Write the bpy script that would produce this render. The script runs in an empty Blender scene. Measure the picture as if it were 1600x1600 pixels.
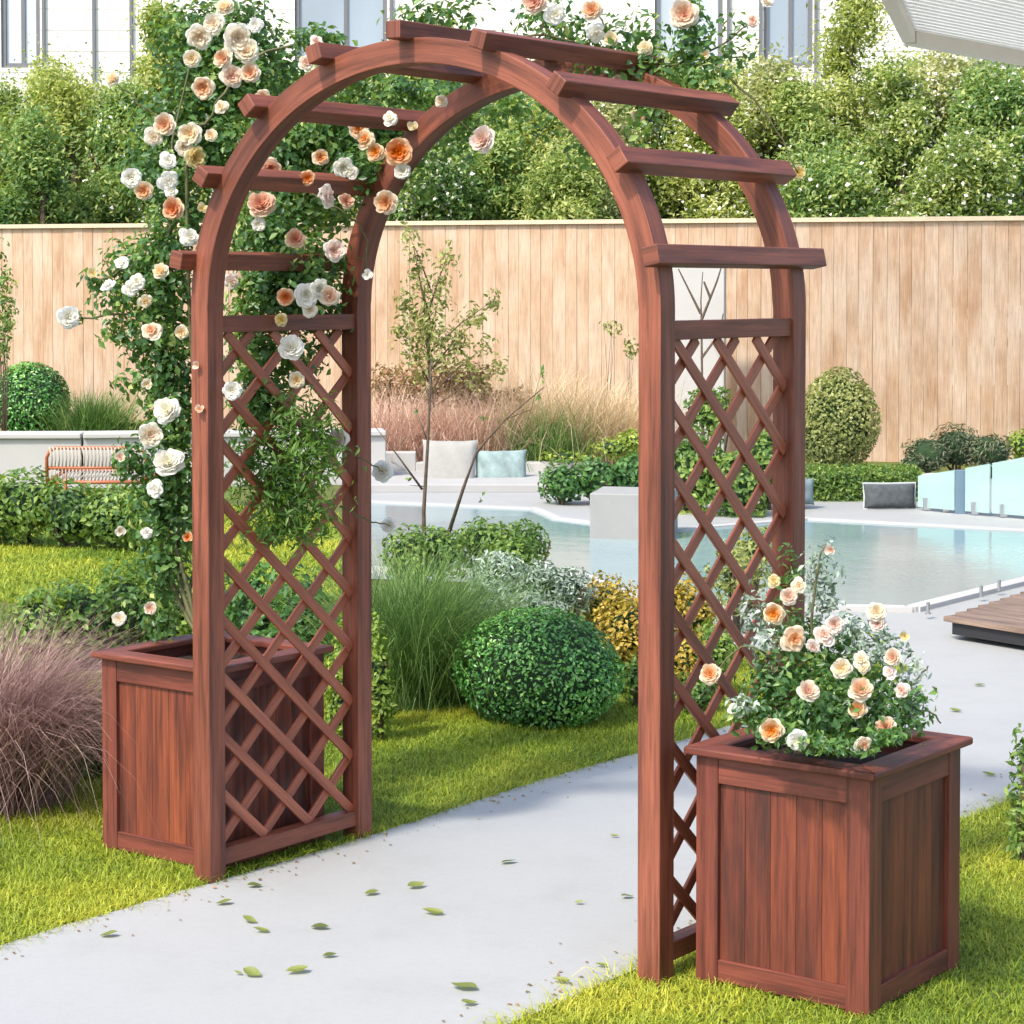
import bpy, math, random
import numpy as np
from mathutils import Vector

# ------------------------------------------------------------------ camera, world, sun, exposure
sc = bpy.context.scene
COL = sc.collection
rad = math.radians
CX, CY, CZ = 4.21320661, -4.21540291, 1.6
YAW, PITCH, F, SY = 0.641200807, 0.0347396309, 3461.75753, 232.181345
cam_d = bpy.data.cameras.new('camera')
cam = bpy.data.objects.new('camera', cam_d); COL.objects.link(cam)
cam.location = (CX, CY, CZ)
cam.rotation_euler = (math.pi / 2 - PITCH, 0, YAW)
cam_d.sensor_width = 36; cam_d.lens = F / 1600 * 36
cam_d.shift_y = -SY / 1600
cam_d.clip_start = 0.05; cam_d.clip_end = 500
sc.camera = cam

SUN_DIR = Vector((-0.06, -1.0, 1.24)).normalized()      # towards the sun
w = bpy.data.worlds.new('World'); sc.world = w; w.use_nodes = True
nt = w.node_tree; bg = nt.nodes['Background']
sky = nt.nodes.new('ShaderNodeTexSky'); sky.sky_type = 'NISHITA'; sky.sun_disc = False
sky.sun_elevation = math.asin(SUN_DIR.z)
sky.sun_rotation = math.atan2(SUN_DIR.x, SUN_DIR.y)
sky.air_density = 1.0; sky.dust_density = 2.5; sky.ozone_density = 1.0
nt.links.new(sky.outputs[0], bg.inputs[0]); bg.inputs[1].default_value = 0.15
sl = bpy.data.lights.new('sun', 'SUN'); sl.energy = 2.05; sl.angle = rad(4.0); sl.color = (1.0, 0.93, 0.82)
so = bpy.data.objects.new('sun', sl); COL.objects.link(so)
so.rotation_euler = SUN_DIR.to_track_quat('Z', 'Y').to_euler()
sc.view_settings.view_transform = 'Standard'; sc.view_settings.look = 'None'
sc.view_settings.gamma = 1; sc.view_settings.exposure = 1.2
sc.cycles.max_bounces = 6; sc.cycles.transparent_max_bounces = 6
sc.cycles.use_denoising = True

# ------------------------------------------------------------------ helpers
fwv = np.array([-math.sin(YAW) * math.cos(PITCH), math.cos(YAW) * math.cos(PITCH), -math.sin(PITCH)])
rtv = np.array([math.cos(YAW), math.sin(YAW), 0.0]); upv = np.cross(rtv, fwv)
CV = np.array([CX, CY, CZ])
def ray(X, Y): return fwv + rtv * (X - 800) / F + upv * (800 - SY - Y) / F
def at(X, Y, d): return CV + ray(X, Y) * d
def G(X, Y, z=0.0):
    r = ray(X, Y); return CV + r * ((z - CZ) / r[2])
def onx(X, Y, x):
    r = ray(X, Y); return CV + r * ((x - CX) / r[0])
def ony(X, Y, y):
    r = ray(X, Y); return CV + r * ((y - CY) / r[1])
def PL(X, d, z=0.0):
    p = at(X, 500, d); return np.array([p[0], p[1], z])
def zat(Y, d): return at(800, Y, d)[2]

def tag(o, label=None, cat=None, group=None, kind=None):
    if label: o['label'] = label
    if cat: o['category'] = cat
    if group: o['group'] = group
    if kind: o['kind'] = kind
    return o
def empty(name, loc=(0, 0, 0), rz=0):
    o = bpy.data.objects.new(name, None); COL.objects.link(o)
    o.location = tuple(float(v) for v in loc); o.rotation_euler = (0, 0, rz); o.empty_display_size = .1
    return o
def link(name, me, mats, parent=None, smooth=False):
    o = bpy.data.objects.new(name, me); COL.objects.link(o)
    if not isinstance(mats, (list, tuple)): mats = [mats]
    if not me.materials:
        for m in mats: me.materials.append(m)
    if smooth: me.shade_smooth()
    if parent:
        o.parent = parent
        o.matrix_parent_inverse = (parent.matrix_basis.inverted())
    return o

class MB:
    """collects shapes; build() links them as one mesh object"""
    def __init__(s): s.v = []; s.f = []; s.uv = []; s.mi = []; s.cur = 0
    def quadbox(s, c, uv_axis, off):
        # c: 8 corners (bottom 4, top 4) ; uv from world coords in frame
        b = len(s.v); s.v += [tuple(p) for p in c]
        return b
    def bar(s, A, B, wd, ht, up=(0, 0, 1), uvo=None):
        A = Vector(A); B = Vector(B); ax = B - A; L = ax.length; ax.normalize(); up = Vector(up)
        side = ax.cross(up).normalized(); up = side.cross(ax).normalized()
        if uvo is None: uvo = (random.uniform(0, 40), random.uniform(0, 40))
        b = len(s.v)
        for t in (0, 1):
            for i, j in ((-1, -1), (1, -1), (1, 1), (-1, 1)):
                s.v.append(tuple((A if t == 0 else B) + side * (i * wd / 2) + up * (j * ht / 2)))
        for k in range(4):
            k2 = (k + 1) % 4
            s.f.append((b + 4 + k, b + 4 + k2, b + k2, b + k))
            wv = wd if k % 2 == 0 else ht
            v0 = uvo[1] + k * .37; u0 = uvo[0]
            s.uv += [(u0 + L, v0), (u0 + L, v0 + wv), (u0, v0 + wv), (u0, v0)]; s.mi.append(s.cur)
        for fc in ((b, b + 1, b + 2, b + 3), (b + 7, b + 6, b + 5, b + 4)):
            s.f.append(fc); s.uv += [(uvo[0], uvo[1]), (uvo[0], uvo[1] + wd), (uvo[0] + ht * .2, uvo[1] + wd), (uvo[0] + ht * .2, uvo[1])]; s.mi.append(s.cur)
    def box(s, x0, x1, y0, y1, z0, z1, axis=2):
        cs = [(x0 + x1) / 2, (y0 + y1) / 2, (z0 + z1) / 2]; lo = [x0, y0, z0]; hi = [x1, y1, z1]
        A = list(cs); B = list(cs); A[axis] = lo[axis]; B[axis] = hi[axis]
        if axis == 2: s.bar(A, B, x1 - x0, y1 - y0, up=(0, 1, 0))
        elif axis == 0: s.bar(A, B, y1 - y0, z1 - z0, up=(0, 0, 1))
        else: s.bar(A, B, x1 - x0, z1 - z0, up=(0, 0, 1))
    def tube(s, pts, r, n=8, closed=False, caps=True):
        pts = [Vector(p) for p in pts]; m = len(pts)
        rr = r if isinstance(r, (list, tuple)) else [r] * m
        b = len(s.v); ref = Vector((0.13, .37, 1)).normalized()
        for i, p in enumerate(pts):
            if closed: t = pts[(i + 1) % m] - pts[i - 1]
            else: t = pts[min(i + 1, m - 1)] - pts[max(i - 1, 0)]
            t.normalize(); a = t.cross(ref)
            if a.length < .05: a = t.cross(Vector((1, 0, 0)))
            a.normalize(); c = t.cross(a)
            for k in range(n):
                th = 2 * math.pi * k / n
                s.v.append(tuple(p + (a * math.cos(th) + c * math.sin(th)) * rr[i]))
        segs = m if closed else m - 1
        for i in range(segs):
            for k in range(n):
                i2 = (i + 1) % m; k2 = (k + 1) % n
                s.f.append((b + i * n + k, b + i * n + k2, b + i2 * n + k2, b + i2 * n + k))
                s.uv += [(i * .1, k * .02), (i * .1, k * .02 + .02), (i * .1 + .1, k * .02 + .02), (i * .1 + .1, k * .02)]; s.mi.append(s.cur)
        if caps and not closed:
            for fc in (tuple(b + k for k in range(n))[::-1], tuple(b + (m - 1) * n + k for k in range(n))):
                s.f.append(fc); s.uv += [(0, 0)] * n; s.mi.append(s.cur)
    def poly(s, pts, z0, z1):
        """prism over a ccw polygon"""
        b = len(s.v); n = len(pts)
        for z in (z0, z1):
            for p in pts: s.v.append((float(p[0]), float(p[1]), z))
        s.f.append(tuple(b + n + k for k in range(n))); s.uv += [(0, 0)] * n; s.mi.append(s.cur)
        s.f.append(tuple(b + k for k in range(n))[::-1]); s.uv += [(0, 0)] * n; s.mi.append(s.cur)
        for k in range(n):
            k2 = (k + 1) % n
            s.f.append((b + k, b + k2, b + n + k2, b + n + k)); s.uv += [(0, 0)] * 4; s.mi.append(s.cur)
    def build(s, name, mats, parent=None, smooth=False, bevel=0):
        me = bpy.data.meshes.new(name); me.from_pydata([tuple(map(float, v)) for v in s.v], [], s.f)
        uvl = me.uv_layers.new(name='UVMap'); uvl.data.foreach_set('uv', np.array(s.uv, dtype=np.float32).ravel())
        me.polygons.foreach_set('material_index', s.mi); me.update()
        o = link(name, me, mats, parent, smooth)
        if bevel:
            md = o.modifiers.new('edge', 'BEVEL'); md.width = bevel; md.segments = 2; md.limit_method = 'ANGLE'
            md.harden_normals = False
        return o

def npmesh(name, verts, faces_flat, nper, rnd=None, rnd_name='rnd', extra=None):
    """fast mesh: verts (N,3), faces (M,nper) indices"""
    me = bpy.data.meshes.new(name)
    verts = np.asarray(verts, np.float32); faces = np.asarray(faces_flat, np.int32)
    me.vertices.add(len(verts)); me.vertices.foreach_set('co', verts.ravel())
    me.loops.add(faces.size); me.loops.foreach_set('vertex_index', faces.ravel())
    me.polygons.add(len(faces)); me.polygons.foreach_set('loop_start', np.arange(0, faces.size, nper, dtype=np.int32))
    me.update(calc_edges=True)
    if rnd is not None:
        a = me.attributes.new(rnd_name, 'FLOAT', 'POINT'); a.data.foreach_set('value', np.asarray(rnd, np.float32))
    if extra is not None:
        a = me.attributes.new('along', 'FLOAT', 'POINT'); a.data.foreach_set('value', np.asarray(extra, np.float32))
    return me

def unit(v): return v / np.maximum(np.linalg.norm(v, axis=-1, keepdims=True), 1e-9)

def leaf_mesh(name, pos, nrm, size, rng, aspect=.5, droop=.0, jitter=.35, sz_var=.35, tone=None):
    """folded leaves: 6 verts, 4 quads-ish as 4 triangles"""
    n = len(pos); nrm = unit(nrm + rng.normal(0, jitter, (n, 3)))
    d = rng.normal(0, 1, (n, 3)); d[:, 2] -= droop
    d = unit(d - (d * nrm).sum(1, keepdims=True) * nrm)
    s = np.cross(nrm, d)
    L = size * (1 + rng.uniform(-sz_var, sz_var, n))[:, None]; W = L * aspect
    base = pos - d * L * .5; tip = pos + d * L * .5 - nrm * L * .12
    m1 = pos - d * L * .05 - nrm * L * .0
    l = m1 + s * W * .5 + nrm * W * .18; r = m1 - s * W * .5 + nrm * W * .18
    V = np.stack([base, l, tip, r], 1).reshape(-1, 3)
    b = np.arange(n)[:, None] * 4
    Fc = np.concatenate([b + np.array([[0, 2, 1]]), b + np.array([[0, 3, 2]])], 1).reshape(-1, 3)
    t = rng.uniform(0, 1, n) if tone is None else np.clip(tone + rng.normal(0, .22, n), 0, 1)
    return npmesh(name, V, Fc, 3, np.repeat(t, 4))

def blob(rng, c, r, n, inner=.55, lump=.2, zmin=None):
    """points in the outer part of a lumpy ellipsoid; returns pos, normal, tone"""
    c = np.asarray(c, float); r = np.asarray(r, float) if np.ndim(r) else np.array([r, r, r], float)
    d = unit(rng.normal(0, 1, (n, 3)))
    K = unit(rng.normal(0, 1, (7, 3))); ph = rng.uniform(0, 6.28, 7); fr = rng.uniform(2, 6, 7)
    lm = np.sin(d @ K.T * fr + ph).sum(1) / 4
    rad_ = (inner + (1 - inner) * rng.uniform(0, 1, n) ** .6) * (1 + lump * lm)
    p = c + d * r * rad_[:, None]
    nn = unit(d / r * r.mean())
    nn[:, 2] += .35
    tone = .5 + .25 * np.sin(p @ K[:3].T * 9 / max(.2, r.mean()) * .35 + ph[:3]).sum(1) / 2
    if zmin is not None:
        k = p[:, 2] > zmin; return p[k], nn[k], tone[k]
    return p, nn, tone
def cat3(L): return tuple(np.concatenate([a[i] for a in L]) for i in range(3))

def blades(name, base, n_seg, length, width, lean, curve, rng, color_rnd=None, wtip=.1):
    """ribbons: base (N,3), lean (N,3) horizontal lean vectors, curve (N,) extra bend"""
    n = len(base); L = length[:, None]
    ts = np.linspace(0, 1, n_seg + 1)
    hdir = unit(lean + 1e-6); sd = np.stack([-hdir[:, 1], hdir[:, 0], np.zeros(n)], 1)
    mag = np.linalg.norm(lean, axis=1)[:, None]
    sd = unit(sd + rng.normal(0, .5, (n, 3)) * np.array([1, 1, .2]))
    rows = []
    for t in ts:
        out = mag * t + curve[:, None] * t * t
        upz = t * np.sqrt(np.maximum(.05, 1 - np.minimum(.95, (out * .75) ** 2)))
        c = base + hdir * out * L
        c = c + np.array([0, 0, 1]) * (L * upz - L * curve[:, None] * .45 * t ** 3)
        wd = width[:, None] * (1 - (1 - wtip) * t ** 1.5)
        rows.append(np.stack([c - sd * wd / 2, c + sd * wd / 2], 1))
    V = np.stack(rows, 1).reshape(-1, 3)        # n, seg+1, 2, 3
    per = (n_seg + 1) * 2; b = np.arange(n)[:, None] * per
    quads = []
    for i in range(n_seg): quads.append(b + np.array([[2 * i, 2 * i + 1, 2 * i + 3, 2 * i + 2]]))
    Fc = np.concatenate(quads, 1).reshape(-1, 4)
    r_ = rng.uniform(0, 1, n) if color_rnd is None else color_rnd
    return npmesh(name, V, Fc, 4, np.repeat(r_, per), extra=np.tile(np.repeat(ts, 2), n))

# ------------------------------------------------------------------ materials
def newmat(name):
    m = bpy.data.materials.new(name); m.use_nodes = True; n = m.node_tree
    p = n.nodes['Principled BSDF']; return m, n, p
def ramp(n, stops, fac):
    r = n.nodes.new('ShaderNodeValToRGB'); e = r.color_ramp.elements
    while len(e) < len(stops): e.new(.5)
    for k, (pos, c) in enumerate(stops): e[k].position = pos; e[k].color = (*c, 1)
    n.links.new(fac, r.inputs[0]); return r.outputs[0]
def noise(n, vec, scale, detail=4, rough=.55):
    t = n.nodes.new('ShaderNodeTexNoise'); t.inputs['Scale'].default_value = scale
    t.inputs['Detail'].default_value = detail; t.inputs['Roughness'].default_value = rough
    if vec is not None: n.links.new(vec, t.inputs['Vector'])
    return t.outputs['Fac']
def mapping(n, src, scale, loc=(0, 0, 0), rot=(0, 0, 0)):
    m = n.nodes.new('ShaderNodeMapping'); m.inputs['Scale'].default_value = scale; m.inputs['Location'].default_value = loc
    m.inputs['Rotation'].default_value = rot
    n.links.new(src, m.inputs['Vector']); return m.outputs[0]
def coord(n, which='Object'):
    t = n.nodes.new('ShaderNodeTexCoord'); return t.outputs[which]
def mixc(n, fac, a, b, mode='MIX'):
    m = n.nodes.new('ShaderNodeMix'); m.data_type = 'RGBA'; m.blend_type = mode
    if isinstance(fac, (int, float)): m.inputs[0].default_value = fac
    else: n.links.new(fac, m.inputs[0])
    for s, v in ((6, a), (7, b)):
        if isinstance(v, tuple): m.inputs[s].default_value = (*v, 1)
        else: n.links.new(v, m.inputs[s])
    return m.outputs[2]
def bump(n, p, h, strength=.3, dist=.01):
    b = n.nodes.new('ShaderNodeBump'); b.inputs['Strength'].default_value = strength; b.inputs['Distance'].default_value = dist
    n.links.new(h, b.inputs['Height']); n.links.new(b.outputs[0], p.inputs['Normal'])
def geopos(n):
    g = n.nodes.new('ShaderNodeNewGeometry'); return g.outputs['Position']

def wood(name, dark, mid, light, band=7.0, rough=.42, streak=.5, knots=True):
    m, n, p = newmat(name); uv = coord(n, 'UV')
    a = noise(n, mapping(n, uv, (1.2, band, 1)), 1.0, 5, .6)
    b = noise(n, mapping(n, uv, (5, 190, 1)), 1.0, 4, .7)
    c = noise(n, mapping(n, uv, (2.5, 46, 1)), 1.0, 5, .65)
    base = ramp(n, [(.3, dark), (.47, mid), (.68, light)], a)
    st = ramp(n, [(.36, tuple(x * .42 for x in mid)), (.52, (1, 1, 1)), (1, (1.0, 1.0, 1.0))], c)
    col = mixc(n, streak, base, st, 'MULTIPLY')
    fine = ramp(n, [(.35, (.62, .60, .60)), (.6, (1, 1, 1))], b)
    col = mixc(n, .85, col, fine, 'MULTIPLY')
    wear = noise(n, geopos(n), 6.0, 6, .7)
    wr = ramp(n, [(.45, (1, 1, 1)), (.75, (1.18, 1.16, 1.2))], wear)
    col = mixc(n, .6, col, wr, 'MULTIPLY')
    n.links.new(col, p.inputs['Base Color'])
    rr = n.nodes.new('ShaderNodeMapRange'); n.links.new(b, rr.inputs[0]); rr.inputs[3].default_value = rough - .08; rr.inputs[4].default_value = rough + .2
    n.links.new(rr.outputs[0], p.inputs['Roughness'])
    bump(n, p, b, .35, .0015)
    return m

def leafmat(name, stops, rough=.45, trans=.38, spec=.4):
    m, n, p = newmat(name)
    at_ = n.nodes.new('ShaderNodeAttribute'); at_.attribute_name = 'rnd'
    col = ramp(n, stops, at_.outputs['Fac'])
    n.links.new(col, p.inputs['Base Color']); p.inputs['Roughness'].default_value = rough
    p.inputs['Specular IOR Level'].default_value = spec
    t = n.nodes.new('ShaderNodeBsdfTranslucent'); hc = mixc(n, .5, col, (.25, .35, .03), 'MIX')
    bright = mixc(n, 1.0, hc, (1.25, 1.25, .9), 'MULTIPLY'); n.links.new(bright, t.inputs[0])
    ms = n.nodes.new('ShaderNodeMixShader'); ms.inputs[0].default_value = trans
    n.links.new(p.outputs[0], ms.inputs[1]); n.links.new(t.outputs[0], ms.inputs[2])
    n.links.new(ms.outputs[0], n.nodes['Material Output'].inputs[0])
    return m

def grassmat(name, stops, base_tint=(.6, .6, .5), trans=.3, rough=.5, patch=None):
    m, n, p = newmat(name)
    a = n.nodes.new('ShaderNodeAttribute'); a.attribute_name = 'rnd'
    al = n.nodes.new('ShaderNodeAttribute'); al.attribute_name = 'along'
    fac = a.outputs['Fac']
    if patch:
        ns = noise(n, geopos(n), patch, 3, .5)
        ma = n.nodes.new('ShaderNodeMath'); ma.operation = 'MULTIPLY_ADD'; ma.inputs[1].default_value = .45; n.links.new(fac, ma.inputs[0])
        m2 = n.nodes.new('ShaderNodeMapRange'); n.links.new(ns, m2.inputs[0]); m2.inputs[1].default_value = .32; m2.inputs[2].default_value = .68; m2.inputs[4].default_value = .6
        n.links.new(m2.outputs[0], ma.inputs[2]); fac = ma.outputs[0]
    col = ramp(n, stops, fac)
    n.links.new(col, p.inputs['Base Color']); p.inputs['Roughness'].default_value = rough
    p.inputs['Specular IOR Level'].default_value = .35
    t = n.nodes.new('ShaderNodeBsdfTranslucent'); n.links.new(col, t.inputs[0])
    ms = n.nodes.new('ShaderNodeMixShader'); ms.inputs[0].default_value = trans
    n.links.new(p.outputs[0], ms.inputs[1]); n.links.new(t.outputs[0], ms.inputs[2])
    n.links.new(ms.outputs[0], n.nodes['Material Output'].inputs[0])
    return m

def plain(name, col, rough=.6, var=.06, scale=8, bmp=.1, spec=.4, metal=0):
    m, n, p = newmat(name)
    f = noise(n, geopos(n), scale, 6, .6)
    c = ramp(n, [(.3, tuple(x * (1 - var) for x in col)), (.7, tuple(min(1, x * (1 + var)) for x in col))], f)
    n.links.new(c, p.inputs['Base Color']); p.inputs['Roughness'].default_value = rough
    p.inputs['Specular IOR Level'].default_value = spec; p.inputs['Metallic'].default_value = metal
    if bmp: bump(n, p, noise(n, geopos(n), scale * 12, 4, .6), bmp, .003)
    return m

W_ARCH = wood('stained_arch_wood', (0.099, 0.025, 0.013), (0.189, 0.052, 0.026), (0.297, 0.089, 0.047), band=10, streak=.5, rough=.5)
W_LAT = wood('stained_lattice_wood', (0.206, 0.053, 0.028), (0.347, 0.098, 0.050), (0.463, 0.148, 0.080), band=20, streak=.3, rough=.4)
W_PLANT = wood('streaked_planter_wood', (0.034, 0.013, 0.011), (0.146, 0.032, 0.016), (0.278, 0.067, 0.024), band=11, streak=.55, rough=.5)
W_FRAME = wood('planter_frame_wood', (0.076, 0.020, 0.015), (0.159, 0.038, 0.022), (0.227, 0.058, 0.033), band=9, streak=.55, rough=.5)
W_CEDAR = wood('cedar_fence_wood', (0.439, 0.259, 0.140), (0.542, 0.376, 0.247), (0.617, 0.484, 0.356), band=3.5, streak=.2, rough=.65)
W_DECK = wood('deck_wood', (.15, .10, .075), (.24, .165, .12), (.32, .23, .17), band=9, rough=.6)
M_SOIL = plain('dark_potting_soil', (.035, .022, .015), .95, .5, 60, .8)
M_WALL = plain('white_render', (.44, .43, .41), .8, .03, 3, .08)
M_WALL2 = plain('warm_white_render', (.36, .355, .345), .85, .05, 5, .1)
M_HOUSE = plain('white_house_siding', (.84, .81, .74), .7, .03, 1.2, .05)
M_STEEL = plain('brushed_steel', (.55, .56, .57), .3, .05, 30, 0, metal=1)
M_FRAME = plain('grey_window_frame', (.16, .165, .18), .45, .05, 10, 0)
M_WFRAME = plain('white_window_frame', (.75, .75, .74), .45, .03, 10, 0)
M_CANOPY = plain('white_painted_metal', (.82, .82, .80), .4, .02, 10, 0)
def canopy_mat():
    m, n, p = newmat('white_opal_louvre'); p.inputs['Base Color'].default_value = (.86, .86, .84, 1); p.inputs['Roughness'].default_value = .45
    t = n.nodes.new('ShaderNodeBsdfTranslucent'); t.inputs[0].default_value = (.88, .88, .86, 1); ms = n.nodes.new('ShaderNodeMixShader'); ms.inputs[0].default_value = .8
    n.links.new(p.outputs[0], ms.inputs[1]); n.links.new(t.outputs[0], ms.inputs[2]); n.links.new(ms.outputs[0], n.nodes['Material Output'].inputs[0]); return m
M_OPAL = canopy_mat()
M_CANOPY2 = plain('cream_painted_beam', (.68, .63, .56), .5, .03, 10, 0)
M_CUSH1 = plain('pale_linen', (.31, .305, .285), .9, .06, 25, .5)
M_CUSH2 = plain('sage_velvet', (.24, .32, .31), .85, .3, 12, .6)
M_CUSH3 = plain('charcoal_fabric', (.07, .08, .085), .85, .3, 25, .6)
M_CUSH4 = plain('slate_blue_fabric', (.16, .22, .24), .85, .2, 25, .6)
M_PIPE = plain('grey_piping', (.45, .47, .47), .7, .05, 25, 0)
M_RUST = plain('rust_orange_metal', (.42, .13, .06), .45, .08, 25, 0)
M_ROPE = plain('cream_rope', (.50, .43, .36), .85, .1, 90, .4)
M_BARK = plain('grey_brown_bark', (.11, .08, .055), .9, .35, 40, .8)
M_STEM = plain('green_brown_stem', (.10, .10, .04), .7, .35, 40, .3)

def paving_mat():
    m, n, p = newmat('smooth_pale_concrete'); g = geopos(n)
    a = noise(n, g, .8, 6, .55); b = noise(n, g, 60, 5, .7)
    c = ramp(n, [(.3, (.335, .342, .336)), (.7, (.362, .368, .36))], a)
    c2 = ramp(n, [(.3, (.93, .93, .93)), (.6, (1, 1, 1))], b)
    d = noise(n, g, 3.2, 9, .72); c3 = ramp(n, [(.34, (.945, .94, .93)), (.5, (1, 1, 1)), (.72, (1.01, 1.01, 1.01))], d)
    e = noise(n, g, 420, 2, .5); c4 = ramp(n, [(.28, (.72, .71, .69)), (.40, (1, 1, 1))], e)
    col = mixc(n, .8, mixc(n, 1.0, mixc(n, .7, c, c2, 'MULTIPLY'), c3, 'MULTIPLY'), c4, 'MULTIPLY')
    n.links.new(col, p.inputs['Base Color'])
    p.inputs['Roughness'].default_value = .6; bump(n, p, b, .2, .002); return m
M_PAVE = paving_mat()
def ground_mat():
    m, n, p = newmat('lawn_soil'); g = geopos(n)
    a = noise(n, g, 1.4, 5, .6); b = noise(n, g, 140, 4, .7)
    c = ramp(n, [(.35, (.07, .105, .015)), (.65, (.15, .17, .02))], a)
    c2 = ramp(n, [(.3, (.35, .35, .35)), (.65, (1.2, 1.2, 1.1))], b)
    n.links.new(mixc(n, 1, c, c2, 'MULTIPLY'), p.inputs['Base Color']); p.inputs['Roughness'].default_value = .9
    bump(n, p, b, .8, .01); return m
M_GROUND = ground_mat()
def water_mat():
    m, n, p = newmat('pool_water'); g = geopos(n)
    a = noise(n, g, .5, 2, .5)
    n.links.new(ramp(n, [(.35, (.17, .27, .30)), (.65, (.25, .35, .365))], a), p.inputs['Base Color'])
    p.inputs['Roughness'].default_value = .12; p.inputs['IOR'].default_value = 1.33
    bump(n, p, noise(n, mapping(n, g, (1, 1, 1)), 5, 3, .5), .12, .02); return m
M_WATER = water_mat()
def glass_mat(name, col, rough=.02, alpha=.5, spec=.5):
    m, n, p = newmat(name)
    t = n.nodes.new('ShaderNodeBsdfTransparent'); t.inputs[0].default_value = (*col, 1)
    g = n.nodes.new('ShaderNodeBsdfGlossy'); g.inputs['Roughness'].default_value = rough; g.inputs[0].default_value = (.9, 1, .98, 1)
    d = n.nodes.new('ShaderNodeBsdfDiffuse'); d.inputs[0].default_value = (*col, 1)
    fr = n.nodes.new('ShaderNodeFresnel'); fr.inputs[0].default_value = 1.5
    m1 = n.nodes.new('ShaderNodeMixShader'); m1.inputs[0].default_value = alpha
    n.links.new(t.outputs[0], m1.inputs[1]); n.links.new(d.outputs[0], m1.inputs[2])
    m2 = n.nodes.new('ShaderNodeMixShader'); n.links.new(fr.outputs[0], m2.inputs[0])
    n.links.new(m1.outputs[0], m2.inputs[1]); n.links.new(g.outputs[0], m2.inputs[2])
    n.links.new(m2.outputs[0], n.nodes['Material Output'].inputs[0]); return m
M_GLASS = glass_mat('mint_tinted_glass', (.62, .85, .80), alpha=.45)
def pane_mat(name, col):
    m, n, p = newmat(name); g = geopos(n)
    f = noise(n, mapping(n, g, (.5, .5, .15)), 1.2, 3, .5)
    n.links.new(ramp(n, [(.3, tuple(x * .75 for x in col)), (.7, tuple(min(1, x * 1.25) for x in col))], f), p.inputs['Base Color'])
    p.inputs['Roughness'].default_value = .08; p.inputs['Specular IOR Level'].default_value = .8; return m
M_PANE = pane_mat('blue_grey_window_glass', (.27, .32, .38))
M_PANE_PALE = pane_mat('pale_curtained_glass', (.50, .56, .62))

# foliage palettes
G_MID = leafmat('mid_green_leaf', [(0, (0.049, 0.113, 0.031)), (.5, (0.131, 0.244, 0.052)), (1, (0.330, 0.434, 0.096))])
G_DEEP = leafmat('deep_green_leaf', [(0, (0.024, 0.084, 0.030)), (.5, (0.059, 0.168, 0.047)), (1, (0.151, 0.319, 0.076))])
G_LIME = leafmat('lime_green_leaf', [(0, (0.109, 0.187, 0.031)), (.5, (0.265, 0.374, 0.055)), (1, (0.530, 0.593, 0.125))])
G_OLIVE = leafmat('olive_green_leaf', [(0, (0.101, 0.126, 0.042)), (.5, (0.252, 0.286, 0.084)), (1, (0.504, 0.504, 0.202))])
G_SILVER = leafmat('silvery_green_leaf', [(0, (0.120, 0.180, 0.132)), (.5, (0.288, 0.372, 0.300)), (1, (0.600, 0.672, 0.600))], trans=.15)
G_GOLD = leafmat('golden_yellow_leaf', [(0, (0.186, 0.141, 0.033)), (.45, (0.457, 0.315, 0.048)), (1, (0.762, 0.544, 0.131))])
G_BROWN = leafmat('russet_brown_leaf', [(0, (0.130, 0.065, 0.039)), (.5, (0.338, 0.169, 0.104)), (1, (0.546, 0.338, 0.208))])
G_ROSE = leafmat('rose_leaf', [(0, (0.032, 0.091, 0.032)), (.5, (0.081, 0.193, 0.057)), (.85, (0.203, 0.344, 0.081)), (1, (0.487, 0.549, 0.183))], rough=.35)
G_FERN = leafmat('fresh_rose_leaf', [(0, (0.041, 0.110, 0.020)), (.5, (0.103, 0.221, 0.041)), (1, (0.235, 0.373, 0.083))], rough=.4)
G_BOX = leafmat('box_leaf', [(0, (0.025, 0.105, 0.025)), (.5, (0.074, 0.252, 0.046)), (.85, (0.190, 0.463, 0.085)), (1, (0.421, 0.716, 0.190))], rough=.28, trans=.15, spec=.6)
G_JUN = leafmat('juniper_leaf', [(0, (0.046, 0.058, 0.033)), (.5, (0.098, 0.117, 0.058)), (1, (0.195, 0.208, 0.104))], trans=.1)
G_BLOS = leafmat('white_blossom', [(0, (.60, .58, .48)), (.5, (.75, .73, .66)), (1, (.85, .84, .80))], trans=.2)
T_LAWN = grassmat('lawn_grass', [(0, (0.094, 0.175, 0.020)), (.35, (0.188, 0.282, 0.029)), (.65, (0.376, 0.444, 0.040)), (1, (0.618, 0.578, 0.067))], patch=1.1)
T_GREEN = grassmat('green_tuft_grass', [(0, (0.054, 0.123, 0.025)), (.6, (0.143, 0.262, 0.062)), (1, (0.333, 0.462, 0.134))])
T_PURPLE = grassmat('purple_fountain_grass_blade', [(0, (0.151, 0.084, 0.069)), (.45, (0.318, 0.183, 0.162)), (.8, (0.503, 0.321, 0.292)), (1, (0.770, 0.580, 0.461))])
T_PINK = grassmat('pink_feather_grass_blade', [(0, (0.390, 0.225, 0.165)), (.5, (0.690, 0.450, 0.330)), (1, (0.900, 0.705, 0.540))])
T_TAN = grassmat('tan_feather_grass_blade', [(0, (0.469, 0.331, 0.179)), (.5, (0.718, 0.552, 0.331)), (1, (0.900, 0.759, 0.524))])

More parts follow.
